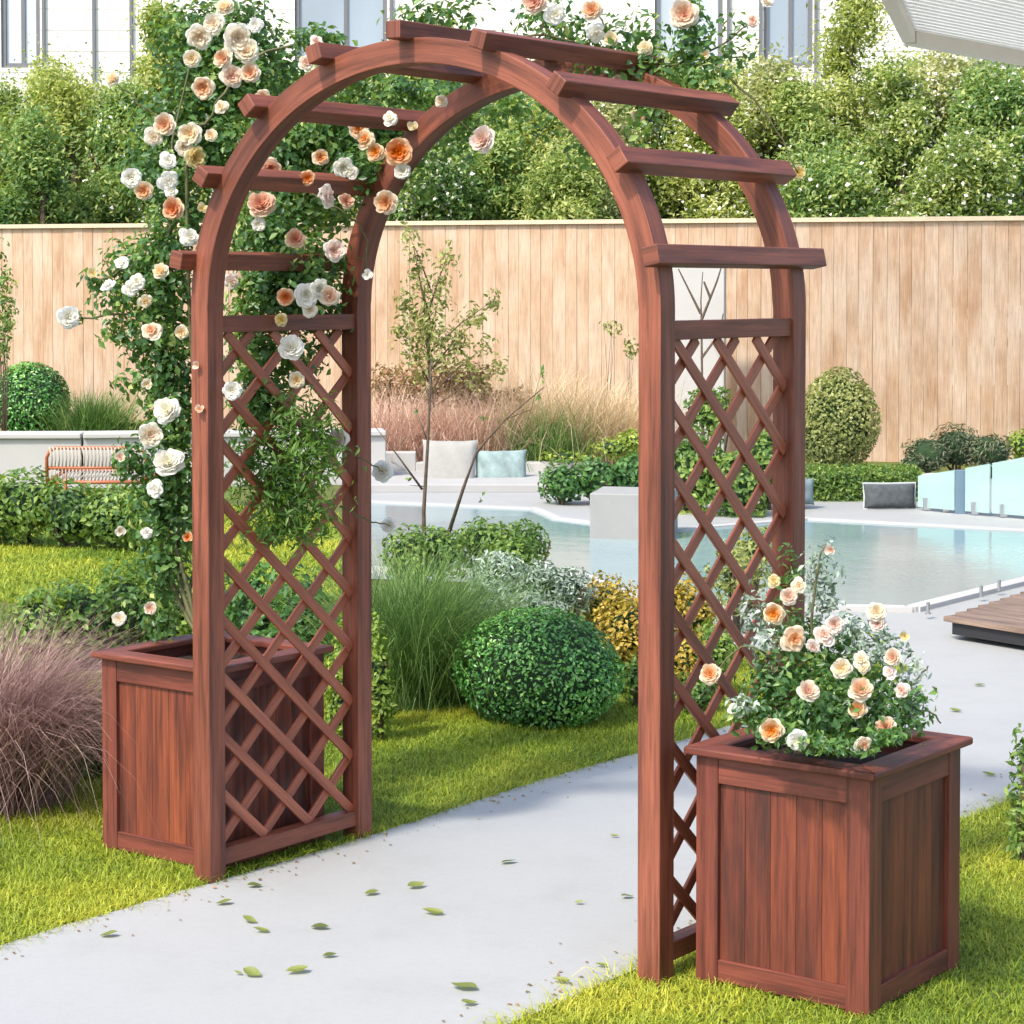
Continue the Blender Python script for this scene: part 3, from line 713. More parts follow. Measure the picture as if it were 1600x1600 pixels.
B = [  # px, py, dia px, kind, depth
 (311,57,42,'cream'),(370,60,50,'cream'),(361,120,38,'peach'),(392,115,34,'peach'),(318,136,38,'peach'),(177,125,26,'cream'),(258,196,38,'peach'),(240,215,34,'cream'),(297,210,40,'cream'),(287,230,30,'cream'),(303,247,38,'yellow'),(263,252,32,'white'),(264,282,38,'white'),(205,278,34,'white'),(225,298,32,'peach'),(272,327,38,'orange'),(316,327,20,'yellow'),
 (423,263,38,'orange'),(408,322,48,'orange'),(500,247,28,'peach'),(481,278,26,'orange'),(510,306,44,'pink'),(540,315,28,'orange'),(536,261,34,'white'),(462,375,34,'orange'),(521,392,36,'pink'),(447,464,30,'orange'),(478,461,42,'white'),(515,464,34,'peach'),(106,497,38,'white'),(145,428,20,'yellow'),(168,447,28,'white'),(237,517,38,'peach'),(284,519,24,'cream'),(495,66,24,'pink'),(478,98,28,'peach'),(361,440,28,'pink'),(296,371,36,'white'),
 (455,545,44,'white'),(363,610,32,'white'),(263,643,46,'white'),(235,680,42,'cream'),(263,725,52,'white'),(242,765,32,'white'),(189,715,20,'peach'),(529,686,36,'pink'),(187,828,20,'cream'),(230,833,22,'white'),(293,840,20,'orange'),(187,967,24,'cream'),(235,950,22,'peach'),(464,593,28,'cream'),
 (572,217,36,'peach'),(622,238,48,'orange'),(629,268,28,'white'),(605,316,42,'peach'),(756,220,46,'pink'),(646,199,20,'yellow'),(837,3,42,'orange'),(868,22,38,'white'),(926,17,36,'peach'),(930,52,36,'white'),(955,62,26,'yellow'),(1009,77,28,'yellow'),(574,430,20,'white'),(997,182,22,'peach'),(964,124,18,'pink'),
 (1070,24,50,'peach'),(1177,33,26,'pink'),(1198,5,22,'cream'),(1247,270,24,'yellow'),(1102,86,20,'cream'),(308,570,15,'peach'),(312,640,17,'peach'),(598,737,36,'white'),(608,821,26,'white'),(205,450,30,'white'),(335,38,38,'cream'),(385,82,42,'cream'),(350,92,34,'peach'),(352,14,34,'cream'),(215,440,30,'white'),(252,425,28,'cream'),(228,470,26,'cream'),(190,410,26,'white'),(498,452,36,'white'),(484,484,26,'cream'),(560,200,34,'peach'),(588,238,32,'peach'),(548,268,28,'white'),(330,212,22,'cream'),(268,300,24,'white'),(404,350,24,'white'),(230,600,20,'cream'),(440,500,22,'yellow'),(300,92,30,'cream'),(410,152,28,'peach'),(345,168,26,'cream'),(610,185,28,'white'),(690,158,22,'cream'),(400,40,26,'white')]
for (X, Y, dp, kd) in B:
    if dp == 0: continue
    d = 6.15
    if X > 780 and Y < 200: d = 5.75
    elif X in (308, 312): d = float((Vector(ony(X, Y, -.008)) - Vector(CV)).dot(Vector(fwv)))
    elif 350 < X < 560 and Y > 500: d = float((Vector(onx(X, Y, .10)) - Vector(CV)).dot(Vector(fwv)))
    elif X > 560 and Y < 400: d = 6.0
    elif 400 < X < 560: d = 6.08
    elif X == 1247: d = 5.72
    elif X in (598, 608): d = 6.5
    elif X < 350: d = 6.22
    bloom(climb, at(X, Y, d), dp * d / F, kd, rs, bud=(dp < 22))

bush = empty('rose_bush', (1.756, .306, .49))
tag(bush, 'low peach and cream rose bush overflowing the right front planter', 'rose bush')
BL = [(1215, 1142, 4.86, 40, 16, 260), (1270, 1158, 4.80, 50, 14, 320), (1330, 1168, 4.72, 45, 13, 280), (1385, 1150, 4.72, 36, 14, 220), (1180, 1120, 5.0, 45, 30, 350), (1420, 1110, 4.85, 40, 45, 260), (1250, 1130, 4.95, 70, 45, 1000), (1310, 1110, 4.9, 80, 50, 1200), (1370, 1130, 4.85, 55, 35, 520), (1250, 1060, 5.05, 75, 55, 1100), (1320, 1050, 5.05, 80, 50, 800), (1200, 1080, 5.05, 45, 50, 420), (1390, 1080, 4.95, 40, 40, 260), (1240, 990, 5.1, 50, 40, 300), (1300, 1000, 5.1, 60, 35, 260), (1230, 900, 5.3, 22, 60, 120)]
BL = [(a, b, c, d, e, int(f * .75)) for a, b, c, d, e, f in BL]
pos, nr, tn = px_blobs(rs, BL, depth_r=.13)
link('foliage', leaf_mesh('bush_foliage', pos, nr, .020, rs, aspect=.5, droop=.2, jitter=.6, tone=tn), G_ROSE, bush)
BS = [(1280, 900, 5.15, 34, 55, 240), (1290, 950, 5.15, 40, 30, 130), (1340, 985, 5.1, 50, 30, 200), (1180, 960, 5.25, 28, 40, 130), (1200, 1010, 5.1, 28, 45, 150), (1380, 1020, 5.0, 50, 35, 200), (1420, 1060, 4.95, 28, 50, 90), (1430, 1110, 4.9, 25, 22, 40), (1160, 1100, 5.0, 26, 20, 60)]
BS = [(a, b, c - .06, d, e, int(f * .85)) for a, b, c, d, e, f in BS]
pos, nr, tn = px_blobs(rs, BS, depth_r=.1)
link('silvery_sprays', leaf_mesh('silvery_sprays', pos, nr, .020, rs, aspect=.42, droop=.2, jitter=.7, tone=tn), G_SILVER, bush)
m = MB(); bb = (1.756, .306, .49)
for L in ([(1270, 1000), (1280, 880), (1290, 850)], [(1330, 1040), (1390, 1000), (1413, 995)], [(1240, 1000), (1220, 920)], [(1310, 1060), (1370, 960)], [(1350, 1100), (1430, 1060), (1450, 1040)], [(1340, 1130), (1440, 1110), (1470, 1130)], [(1230, 1060), (1170, 1010), (1110, 1054)], [(1260, 1060), (1200, 980), (1185, 940)], [(1240, 1100), (1150, 1112)]):
    cane([bb] + [tuple(at(x, y, 5.05)) for x, y in L], .0045, .0018, .006)
m.build('canes', M_STEM, bush, smooth=True)
B2 = [(1110,1054,36,'peach'),(1148,1112,30,'white'),(1262,1081,38,'peach'),(1206,1141,40,'peach'),(1248,1156,36,'white'),(1345,1079,42,'peach'),(1341,1109,32,'peach'),(1384,1137,36,'peach'),(1349,1163,32,'peach'),(1396,1028,30,'peach'),(1315,1045,34,'cream'),(1409,1079,28,'pink'),(1349,1040,26,'cream'),(1210,907,24,'yellow'),(1248,916,28,'cream'),(1232,933,30,'peach'),(1210,959,36,'peach'),(1241,997,48,'peach'),(1287,992,40,'pink'),(1304,976,32,'pink'),(1370,957,34,'cream'),(1413,994,18,'yellow'),(1346,1030,30,'cream'),(1299,859,20,'pink'),(1372,975,28,'pink'),(1390,1050,26,'pink'),(1271,1010,26,'pink')]
for (X, Y, dp, kd) in B2:
    d = {1206: 4.80, 1248: 4.78, 1349: 4.68}.get(X, 4.80) if Y > 1130 else 4.80
    if X in (1110, 1148, 1210): d = 5.0
    if Y < 1000 and X < 1320: d = 4.95
    bloom(bush, at(X, Y, d), dp * d / F, kd, rs, bud=(dp < 22))

# ------------------------------------------------------------------ fallen leaves on the path
def fallen_mesh(i):
    rng = np.random.default_rng(i); V = []; Fc = []
    nu = 7
    for a in range(nu):
        u = a / (nu - 1); wv = .34 * math.sin(math.pi * min(1, u * 1.02)) ** .8 * (1 - .25 * u) + .002
        for s in (-1, -.5, 0, .5, 1):
            V.append((u - .5, s * wv, .16 * (u - .5) ** 2 * (1 + i * .3) + .22 * abs(s) * wv * (1 + .6 * i) + .04 * math.sin(u * 5 + i)))
    for a in range(nu - 1):
        for s in range(4): Fc.append((a * 5 + s, a * 5 + s + 1, (a + 1) * 5 + s + 1, (a + 1) * 5 + s))
    me = npmesh('fallen_leaf', np.array(V), np.array(Fc), 4, np.full(len(V), [.08, .3, .45, .62][i])); me.shade_smooth(); return me
FM = [fallen_mesh(i) for i in range(4)]
for mm in FM: mm.materials.append(G_OLIVE)
FALL = [(398, 1383, 24, 'dark leaf lying nearest the foot of the left front post'), (350, 1410, 26, 'pale green leaf at the grass edge just in front of the left post'), (390, 1438, 26, 'rounded green leaf, upper of the touching pair left of the path middle'),
 (408, 1454, 26, 'slim green leaf, lower of the touching pair left of the path middle'), (500, 1448, 30, 'broad green leaf on bare path right of the touching pair'), (372, 1520, 14, 'tiny dark leaf beside a long leaf near the bottom left of the path'),
 (394, 1521, 34, 'long narrow green leaf beside the tiny dark leaf, near the bottom left'), (465, 1517, 38, 'largest folded green leaf near the bottom of the path'), (515, 1492, 22, 'greyish dried leaf above the largest folded leaf'),
 (580, 1395, 24, 'dark curled leaf, left of the two near the middle of the path'), (650, 1384, 30, 'dark curled leaf, right of the two near the middle of the path'), (676, 1426, 34, 'green leaf below the two dark curled leaves in mid path'),
 (795, 1346, 26, 'lone leaf farthest up the path before the arch opening'), (725, 1542, 44, 'long green leaf, upper of the two at the bottom middle'), (733, 1567, 28, 'short green leaf, lowest of all on the path'),
 (877, 1533, 30, 'leaf by the grass tip left of the right front post'), (905, 1410, 14, 'tiny leaf on the path well left of the right front post'), (170, 1460, 28, 'leaf on the grass edge at the far left of the path'),
 (960, 1306, 14, 'tiny leaf highest up the path beside the right front post'), (940, 1508, 20, 'pale leaf close to the grass left of the right post foot'), (980, 1400, 22, 'leaf partly behind the edge of the right front post'),
 (1530, 1070, 18, 'small leaf on the paving right of the rose bush, higher one'), (1493, 1110, 20, 'leaf on the paving just above the right planter rim'), (1545, 1210, 22, 'leaf on the paving right of the planter, near the lawn'), (1535, 988, 12, 'tiny speck of leaf on the paving near the wooden deck')]
for i, (X, Y, dp, lb) in enumerate(FALL):
    p = G(X, Y, .012); d = (p - CV) @ fwv
    o = bpy.data.objects.new('fallen_leaf', FM[i % 4] if dp > 16 else FM[3]); COL.objects.link(o)
    s = dp * d / F * 1.05; o.scale = (s, s, s); o.location = tuple(p); o.rotation_euler = (rs.normal(0, .12), rs.normal(0, .12), YAW + rs.uniform(-.6, .6) + (3.14 if i % 2 else 0))
    tag(o, lb, 'fallen leaf', 'fallen leaves scattered on the path')

# crumbs of dry leaf and petal along the path edges
rng = np.random.default_rng(99); n = 420
yy = rng.uniform(-1.2, 3.0, n); sd = rng.integers(0, 2, n); xx = np.where(sd == 0, PX0 + np.abs(rng.normal(0, .09, n)), PX1 - np.abs(rng.normal(0, .09, n)))
me = leaf_mesh('litter', np.stack([xx, yy, np.full(n, .009)], 1), np.tile([0, 0, 1.], (n, 1)), .011, rng, aspect=.6, jitter=.15, sz_var=.6)
tag(link('leaf_litter', me, G_BROWN), 'tiny crumbs of dry leaf along both edges of the path', 'litter', kind='stuff')

# ------------------------------------------------------------------ shrubs and grasses
def shrub(name, label, cat, parts, mat, size, dens, group=None, aspect=.55, inner=.35, lump=.2, jitter=.5, base=None, core=False, stems=True, seed=0, extra=None, thin=1.0):
    """parts: list of (X, Ycentre, depth, rx_px, ry_px) ellipsoids"""
    rng = np.random.default_rng(seed + 900); L = []
    xs = [at(q[0], q[1], q[2]) for q in parts]; cen = np.mean(xs, 0)
    t = empty(name, (cen[0], cen[1], 0)); tag(t, label, cat, group)
    for (X, Y, d, rx, ry) in parts:
        k = d / F; c = at(X, Y, d); r = np.array([rx * k, rx * k * .8, ry * k])
        n = int(dens * (rx * k * ry * k * 4 * math.pi) / (size * size * aspect))
        L.append(blob(rng, c, r, n, inner, lump, zmin=.01))
    pos, nr, tn = cat3(L)
    link('foliage', leaf_mesh('leaves', pos, nr, size, rng, aspect=aspect, jitter=jitter, tone=tn), mat, t)
    if extra:
        k = rng.random(len(pos)) < extra[1]
        link('blossom', leaf_mesh('blossom', pos[k] + nr[k] * size * .6, nr[k], size * extra[2], rng, aspect=.8, jitter=.6), extra[0], t)
    if stems:
        for (X, Y, d, rx, ry) in parts:
            mb = MB()
            c = at(X, Y, d); k = d / F
            for q in range(4):
                top = Vector(c) + Vector((rng.normal(0, rx * k * .35), rng.normal(0, rx * k * .35), ry * k * rng.uniform(-.1, .5)))
                bs = Vector((c[0] + rng.normal(0, rx * k * .12), c[1] + rng.normal(0, rx * k * .12), 0))
                mid = (bs + top) / 2 + Vector(rng.normal(0, rx * k * .1, 3))
                mb.tube([bs, mid, top], [(.012 + .01 * rx * k) * thin, (.008 + .005 * rx * k) * thin, .003 * thin], 5)
            mb.build('stems', M_BARK, t, smooth=True)
    if core:  # solid filler ellipsoids, coloured dark for the shade between the leaves
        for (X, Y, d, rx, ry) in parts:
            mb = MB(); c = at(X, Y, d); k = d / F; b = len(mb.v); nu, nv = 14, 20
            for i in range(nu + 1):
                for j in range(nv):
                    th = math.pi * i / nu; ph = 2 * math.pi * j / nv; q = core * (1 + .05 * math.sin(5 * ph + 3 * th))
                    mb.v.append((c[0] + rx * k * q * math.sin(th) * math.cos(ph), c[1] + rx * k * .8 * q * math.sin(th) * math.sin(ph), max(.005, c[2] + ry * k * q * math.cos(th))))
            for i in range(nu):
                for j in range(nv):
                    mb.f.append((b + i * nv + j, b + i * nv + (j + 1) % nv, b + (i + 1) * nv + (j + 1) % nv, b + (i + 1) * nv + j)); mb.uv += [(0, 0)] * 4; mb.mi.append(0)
            mb.build('shaded_core', M_CORE, t, smooth=True)
    return t
M_CORE = plain('inner_shade_green', (.018, .045, .014), .9, .4, 50, .8)  # near-black green that paints the shade deep inside the foliage

# box balls
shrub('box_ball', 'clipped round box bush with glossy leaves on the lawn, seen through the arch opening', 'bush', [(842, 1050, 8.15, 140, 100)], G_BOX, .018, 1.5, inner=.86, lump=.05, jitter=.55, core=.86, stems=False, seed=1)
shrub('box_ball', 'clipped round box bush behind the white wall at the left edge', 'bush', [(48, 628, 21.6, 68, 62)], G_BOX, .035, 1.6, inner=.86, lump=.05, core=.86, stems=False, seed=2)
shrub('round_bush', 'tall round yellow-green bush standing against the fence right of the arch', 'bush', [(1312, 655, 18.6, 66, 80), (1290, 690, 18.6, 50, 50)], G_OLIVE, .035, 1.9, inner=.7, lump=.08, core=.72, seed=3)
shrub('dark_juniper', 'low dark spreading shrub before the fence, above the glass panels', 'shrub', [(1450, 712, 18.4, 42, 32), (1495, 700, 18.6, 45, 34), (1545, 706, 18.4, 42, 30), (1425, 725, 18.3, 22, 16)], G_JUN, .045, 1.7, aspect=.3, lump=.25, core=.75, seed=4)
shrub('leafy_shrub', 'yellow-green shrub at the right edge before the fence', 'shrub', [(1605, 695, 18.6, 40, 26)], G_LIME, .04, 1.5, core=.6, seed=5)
def hedge_box(name, label, X0, X1, Y0, Y1, d, dep, mat, size, seed):
    rng = np.random.default_rng(seed); a = PL(X0, d); b = PL(X1, d); zt = zat(Y0, d); L = np.linalg.norm(b - a); ax = unit(b - a); nx_ = np.array([-ax[1], ax[0], 0])
    c = (a + b) / 2; t = empty(name, (c[0], c[1], 0)); tag(t, label, 'hedge')
    n = int(1.7 * (L * zt + L * dep) / (size * size * .3)); u = rng.uniform(0, L, n); top = rng.random(n) < .4
    v = np.where(top, rng.uniform(0, dep, n), rng.uniform(-.03, .02, n)); z = np.where(top, zt + rng.normal(0, .015, n), rng.uniform(0, zt, n))
    pos = a + ax * u[:, None] + nx_ * v[:, None] + np.array([0, 0, 1]) * z[:, None]
    nr = np.where(top[:, None], np.array([0, 0, 1.]), -nx_ + np.array([0, 0, .3]))
    link('foliage', leaf_mesh('leaves', pos, nr, size, rng, jitter=.6), mat, t)
    m = MB(); cc = c + nx_ * dep / 2; m.bar(tuple(a + nx_ * dep / 2 + [0, 0, zt / 2]), tuple(b + nx_ * dep / 2 + [0, 0, zt / 2]), dep - .06, zt - .04); m.build('shaded_core', M_CORE, t)  # solid filler block in the painted inner-shade colour
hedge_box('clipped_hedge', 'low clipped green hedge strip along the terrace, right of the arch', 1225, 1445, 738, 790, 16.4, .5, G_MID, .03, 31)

# back-left leafy hedge row, then front-left row
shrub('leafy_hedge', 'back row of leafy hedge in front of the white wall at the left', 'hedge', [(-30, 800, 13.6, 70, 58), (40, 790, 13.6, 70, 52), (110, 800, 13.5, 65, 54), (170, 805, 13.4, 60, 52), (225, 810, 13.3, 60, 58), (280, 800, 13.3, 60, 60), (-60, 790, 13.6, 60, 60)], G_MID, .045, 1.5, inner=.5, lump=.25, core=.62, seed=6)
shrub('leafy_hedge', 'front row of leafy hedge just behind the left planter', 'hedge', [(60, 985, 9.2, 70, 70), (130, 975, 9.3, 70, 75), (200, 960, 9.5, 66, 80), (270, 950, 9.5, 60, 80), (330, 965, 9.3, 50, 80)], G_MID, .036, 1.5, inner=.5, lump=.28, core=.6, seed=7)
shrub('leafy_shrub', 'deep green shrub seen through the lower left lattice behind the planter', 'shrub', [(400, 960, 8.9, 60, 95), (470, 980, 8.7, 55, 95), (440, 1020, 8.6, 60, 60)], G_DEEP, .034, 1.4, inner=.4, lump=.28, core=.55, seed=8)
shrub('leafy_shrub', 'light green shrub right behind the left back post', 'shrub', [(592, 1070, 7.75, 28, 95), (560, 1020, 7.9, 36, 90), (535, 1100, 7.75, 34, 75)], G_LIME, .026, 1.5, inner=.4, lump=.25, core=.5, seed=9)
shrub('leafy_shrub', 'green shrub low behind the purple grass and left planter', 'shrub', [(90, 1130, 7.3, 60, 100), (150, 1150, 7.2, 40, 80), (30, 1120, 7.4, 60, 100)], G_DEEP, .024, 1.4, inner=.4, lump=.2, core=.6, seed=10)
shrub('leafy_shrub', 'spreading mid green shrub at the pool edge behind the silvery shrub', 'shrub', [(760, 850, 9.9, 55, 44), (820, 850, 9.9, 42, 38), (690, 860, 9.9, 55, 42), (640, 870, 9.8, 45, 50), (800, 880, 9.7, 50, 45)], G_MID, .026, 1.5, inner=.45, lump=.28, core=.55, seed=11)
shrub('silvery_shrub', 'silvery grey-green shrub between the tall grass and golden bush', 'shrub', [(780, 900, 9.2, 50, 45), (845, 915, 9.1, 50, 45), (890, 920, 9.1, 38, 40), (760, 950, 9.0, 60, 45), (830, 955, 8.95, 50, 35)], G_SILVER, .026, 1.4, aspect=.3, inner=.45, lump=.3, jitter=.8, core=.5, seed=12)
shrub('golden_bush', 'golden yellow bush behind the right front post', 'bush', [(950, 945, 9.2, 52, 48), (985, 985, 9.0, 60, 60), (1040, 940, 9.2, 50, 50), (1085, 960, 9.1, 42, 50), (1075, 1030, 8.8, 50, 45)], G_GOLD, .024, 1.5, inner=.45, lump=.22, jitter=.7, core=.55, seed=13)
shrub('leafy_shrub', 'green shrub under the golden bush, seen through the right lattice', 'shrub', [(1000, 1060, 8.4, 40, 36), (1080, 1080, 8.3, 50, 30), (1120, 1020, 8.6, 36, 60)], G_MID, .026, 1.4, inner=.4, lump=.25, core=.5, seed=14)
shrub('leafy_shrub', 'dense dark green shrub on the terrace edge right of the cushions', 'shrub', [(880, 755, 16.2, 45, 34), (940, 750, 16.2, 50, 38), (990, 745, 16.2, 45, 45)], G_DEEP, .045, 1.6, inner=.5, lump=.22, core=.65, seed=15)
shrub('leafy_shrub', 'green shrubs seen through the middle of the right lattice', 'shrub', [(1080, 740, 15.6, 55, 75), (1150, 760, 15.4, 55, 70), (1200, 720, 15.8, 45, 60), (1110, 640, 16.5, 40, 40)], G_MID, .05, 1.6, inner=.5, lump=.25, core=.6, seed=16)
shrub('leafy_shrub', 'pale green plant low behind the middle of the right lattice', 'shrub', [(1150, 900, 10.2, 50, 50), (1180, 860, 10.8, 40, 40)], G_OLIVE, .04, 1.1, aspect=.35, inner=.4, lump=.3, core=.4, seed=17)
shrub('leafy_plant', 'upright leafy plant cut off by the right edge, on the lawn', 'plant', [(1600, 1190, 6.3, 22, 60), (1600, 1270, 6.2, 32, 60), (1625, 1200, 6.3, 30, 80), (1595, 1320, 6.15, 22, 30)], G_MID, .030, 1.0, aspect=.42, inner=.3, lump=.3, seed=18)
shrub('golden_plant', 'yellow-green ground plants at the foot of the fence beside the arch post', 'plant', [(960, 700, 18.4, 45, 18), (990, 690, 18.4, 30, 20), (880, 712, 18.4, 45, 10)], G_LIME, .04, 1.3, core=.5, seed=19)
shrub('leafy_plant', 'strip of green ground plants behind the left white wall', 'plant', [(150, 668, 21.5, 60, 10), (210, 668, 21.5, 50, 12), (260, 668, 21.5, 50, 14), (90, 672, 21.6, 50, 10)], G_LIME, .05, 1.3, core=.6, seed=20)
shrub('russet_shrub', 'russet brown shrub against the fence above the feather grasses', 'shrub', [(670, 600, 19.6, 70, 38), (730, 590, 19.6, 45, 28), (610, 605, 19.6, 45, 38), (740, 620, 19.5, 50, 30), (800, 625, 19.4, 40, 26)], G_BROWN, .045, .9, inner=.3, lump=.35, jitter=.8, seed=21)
shrub('leafy_plant', 'sparse green twigs hanging before the fence at the left edge', 'plant', [(5, 440, 20.5, 22, 30), (10, 490, 20.5, 22, 40), (-8, 400, 20.5, 20, 30), (5, 540, 20.5, 15, 40)], G_MID, .05, .55, inner=.1, lump=.4, seed=22, thin=.4)
shrub('leafy_plant', 'small spray of twigs against the fence left of the right post', 'plant', [(955, 512, 20.0, 22, 14), (985, 545, 20.0, 15, 22)], G_OLIVE, .045, .5, inner=.1, lump=.4, seed=23, thin=.35)

def tuft(name, label, X, Y, d, n, Lm, width, lean_dir, spread, curve, mat, seed, group=None, fan=.12, seg=6):
    rng = np.random.default_rng(seed); b = G(X, Y) if d is None else PL(X, d)
    t = empty(name, (b[0], b[1], 0)); tag(t, label, 'ornamental grass', group)
    base = b + np.stack([rng.normal(0, fan, n), rng.normal(0, fan, n), np.zeros(n)], 1)
    ld = np.array(lean_dir, float); ld = rtv * ld[0] + np.array([fwv[0], fwv[1], 0]) * ld[1]
    lean = ld + np.stack([rng.normal(0, spread, n), rng.normal(0, spread, n), np.zeros(n)], 1)
    me = blades('blades', base, seg, Lm * rng.uniform(.55, 1.12, n), width * rng.uniform(.6, 1.3, n), lean, rng.uniform(.3, 1, n) * curve, rng)
    link('blades', me, mat, t); return t
tuft('ornamental_grass', 'tall green fountain grass tuft right of the left lattice', 640, 1100, None, 4600, .66, .0036, (.08, 0), .36, .35, T_GREEN, 51, fan=.09)
tuft('ornamental_grass', 'purple-brown fountain grass arching in from the left foreground', -35, 1262, None, 5200, .66, .0034, (.22, 0), .30, .5, T_PURPLE, 52, fan=.09, seg=8)
tuft('ornamental_grass', 'dark green grass tuft beside the round box bush at the left fence', 145, 668, 21.2, 1500, .66, .012, (0, 0), .32, .3, T_GREEN, 53, fan=.12)
for k, (X, d, L_, mt, lb) in enumerate(((610, 18.9, .85, T_PINK, 'pink feather grass clump, first from the left behind the bench wall'), (690, 18.9, .80, T_PINK, 'pink feather grass clump rising right behind the pale cushion'), (765, 18.9, .78, T_PINK, 'pink feather grass clump behind the sage cushion'),
     (850, 18.8, .70, T_GREEN, 'greenish feather grass clump right of the sage cushion'), (905, 19.2, .95, T_TAN, 'tan feather grass clump close to the right front post'), (820, 19.3, 1.0, T_TAN, 'tan feather grass clump standing against the bare fence'), (960, 19.2, .9, T_TAN, 'tan feather grass clump half hidden behind the right front post'))):
    tuft('feather_grass', lb, X, 0, d, 1100, L_, .008, (0, 0), .36, .3, mt, 60 + k, 'feather grasses along the fence', fan=.16, seg=5)

# ------------------------------------------------------------------ fence
fa = PL(-260, 23.2); fb = PL(1900, 19.4)
fence = empty('board_fence', tuple((fa + fb) / 2)); tag(fence, 'long pale cedar fence of upright boards with a light cap rail', 'fence')
m = MB(); ax = fb - fa; L = float(np.linalg.norm(ax)); ax = ax / L; ny = np.array([-ax[1], ax[0], 0]); s = 0.0; FH = 2.19
while s < L:
    wb = random.uniform(.10, .135); off = ny * random.uniform(-.003, .003)
    a = fa + ax * s + ax * wb * .5 + off
    m.bar((a[0], a[1], 0), (a[0], a[1], FH), wb - .003, .02, up=tuple(ny)); s += wb
m.build('board_panel', W_CEDAR, fence)
m = MB(); a = fa - [0, 0, 0]; m.bar((fa[0], fa[1], FH + .02), (fb[0], fb[1], FH + .02), .09, .04); m.build('cap_rail', plain('pale_cap_wood', (.60, .49, .34), .6, .08, 10), fence)
m = MB()
q = fa + ny * .04
for z in (.4, 1.1, 1.9): m.bar((q[0], q[1], z), (q[0] + ax[0] * L, q[1] + ax[1] * L, z), .05, .08)
m.build('back_rail', W_CEDAR, fence)
# white rendered panel beside the fence, seen above the right lattice
wp = PL(1050, 19.9); wq = PL(1133, 19.8)
m = MB(); m.bar((wp[0], wp[1], .95), (wq[0], wq[1], .95), .12, 1.9)
tag(m.build('garden_wall', M_WALL, bevel=.01), 'upright white rendered wall panel before the fence, seen above the right lattice', 'wall')

# ------------------------------------------------------------------ trees behind the fence
def tree(label, X, d, Ytop, rx_px, mat, seed, size=.075, n=5200, blossom=0, name='garden_tree', cat='tree', zlow=1.6):
    rng = np.random.default_rng(seed); b = PL(X, d); zt = zat(Ytop, d); k = d / F
    t = empty(name, tuple(b)); tag(t, label, cat, 'trees and tall shrubs behind the fence')
    mb = MB(); trunk_top = Vector((b[0] + rng.normal(0, .1), b[1] + rng.normal(0, .1), zlow + (zt - zlow) * .55))
    bv = Vector(b); mb.tube([bv, bv.lerp(trunk_top, .5) + Vector((rng.normal(0, .05), rng.normal(0, .05), 0)), trunk_top], [.06, .045, .03], 8)
    L = []; nb = 15; rx = rx_px * k
    cs = []
    for i in range(nb):
        z = zlow + (zt - zlow) * (i + .5) / nb * .92
        wz = math.sin(math.pi * min(.92, .25 + .62 * (i + .5) / nb)) ** .6
        a = rng.uniform(0, 6.28); ro = rx * wz * rng.uniform(.2, .75)
        c = np.array([b[0], b[1], 0]) + rtv * math.cos(a) * ro + np.array([fwv[0], fwv[1], 0]) * math.sin(a) * min(ro, .5)
        c[2] = z; r = rx * rng.uniform(.38, .6)
        cs.append(c); L.append(blob(rng, c, (r, r * .8, r * rng.uniform(.7, 1.1)), int(n / nb * (r / rx / .5) ** 2), .2, .35, zmin=.5))
        st = bv.lerp(trunk_top, min(1, max(.15, (z - .5) / (trunk_top.z)))) if z - .5 < trunk_top.z else trunk_top
        mb.tube([st, (st + Vector(c)) / 2 + Vector((0, 0, .05)), Vector(c)], [.022, .014, .006], 5)
    mb.build('trunk', M_BARK, t, smooth=True)
    pos, nr, tn = cat3(L); tn = tn + rng.normal(0, .05)
    nr = nr * .5 + np.array([.1, -.45, .6]); st_ = rng.random(len(pos)) < .28; pos[st_] += rng.normal(0, rx * .22, (int(st_.sum()), 3)); pos[:, 2] = np.maximum(pos[:, 2], .4)
    link('crown', leaf_mesh('crown_leaves', pos, nr, size, rng, aspect=.42, jitter=.8, tone=tn), mat, t)
    if blossom:
        kk = rng.random(len(pos)) < blossom
        link('blossom', leaf_mesh('blossom', pos[kk] + nr[kk] * .03, nr[kk], size * .75, rng, aspect=.85, jitter=.7), G_BLOS, t)
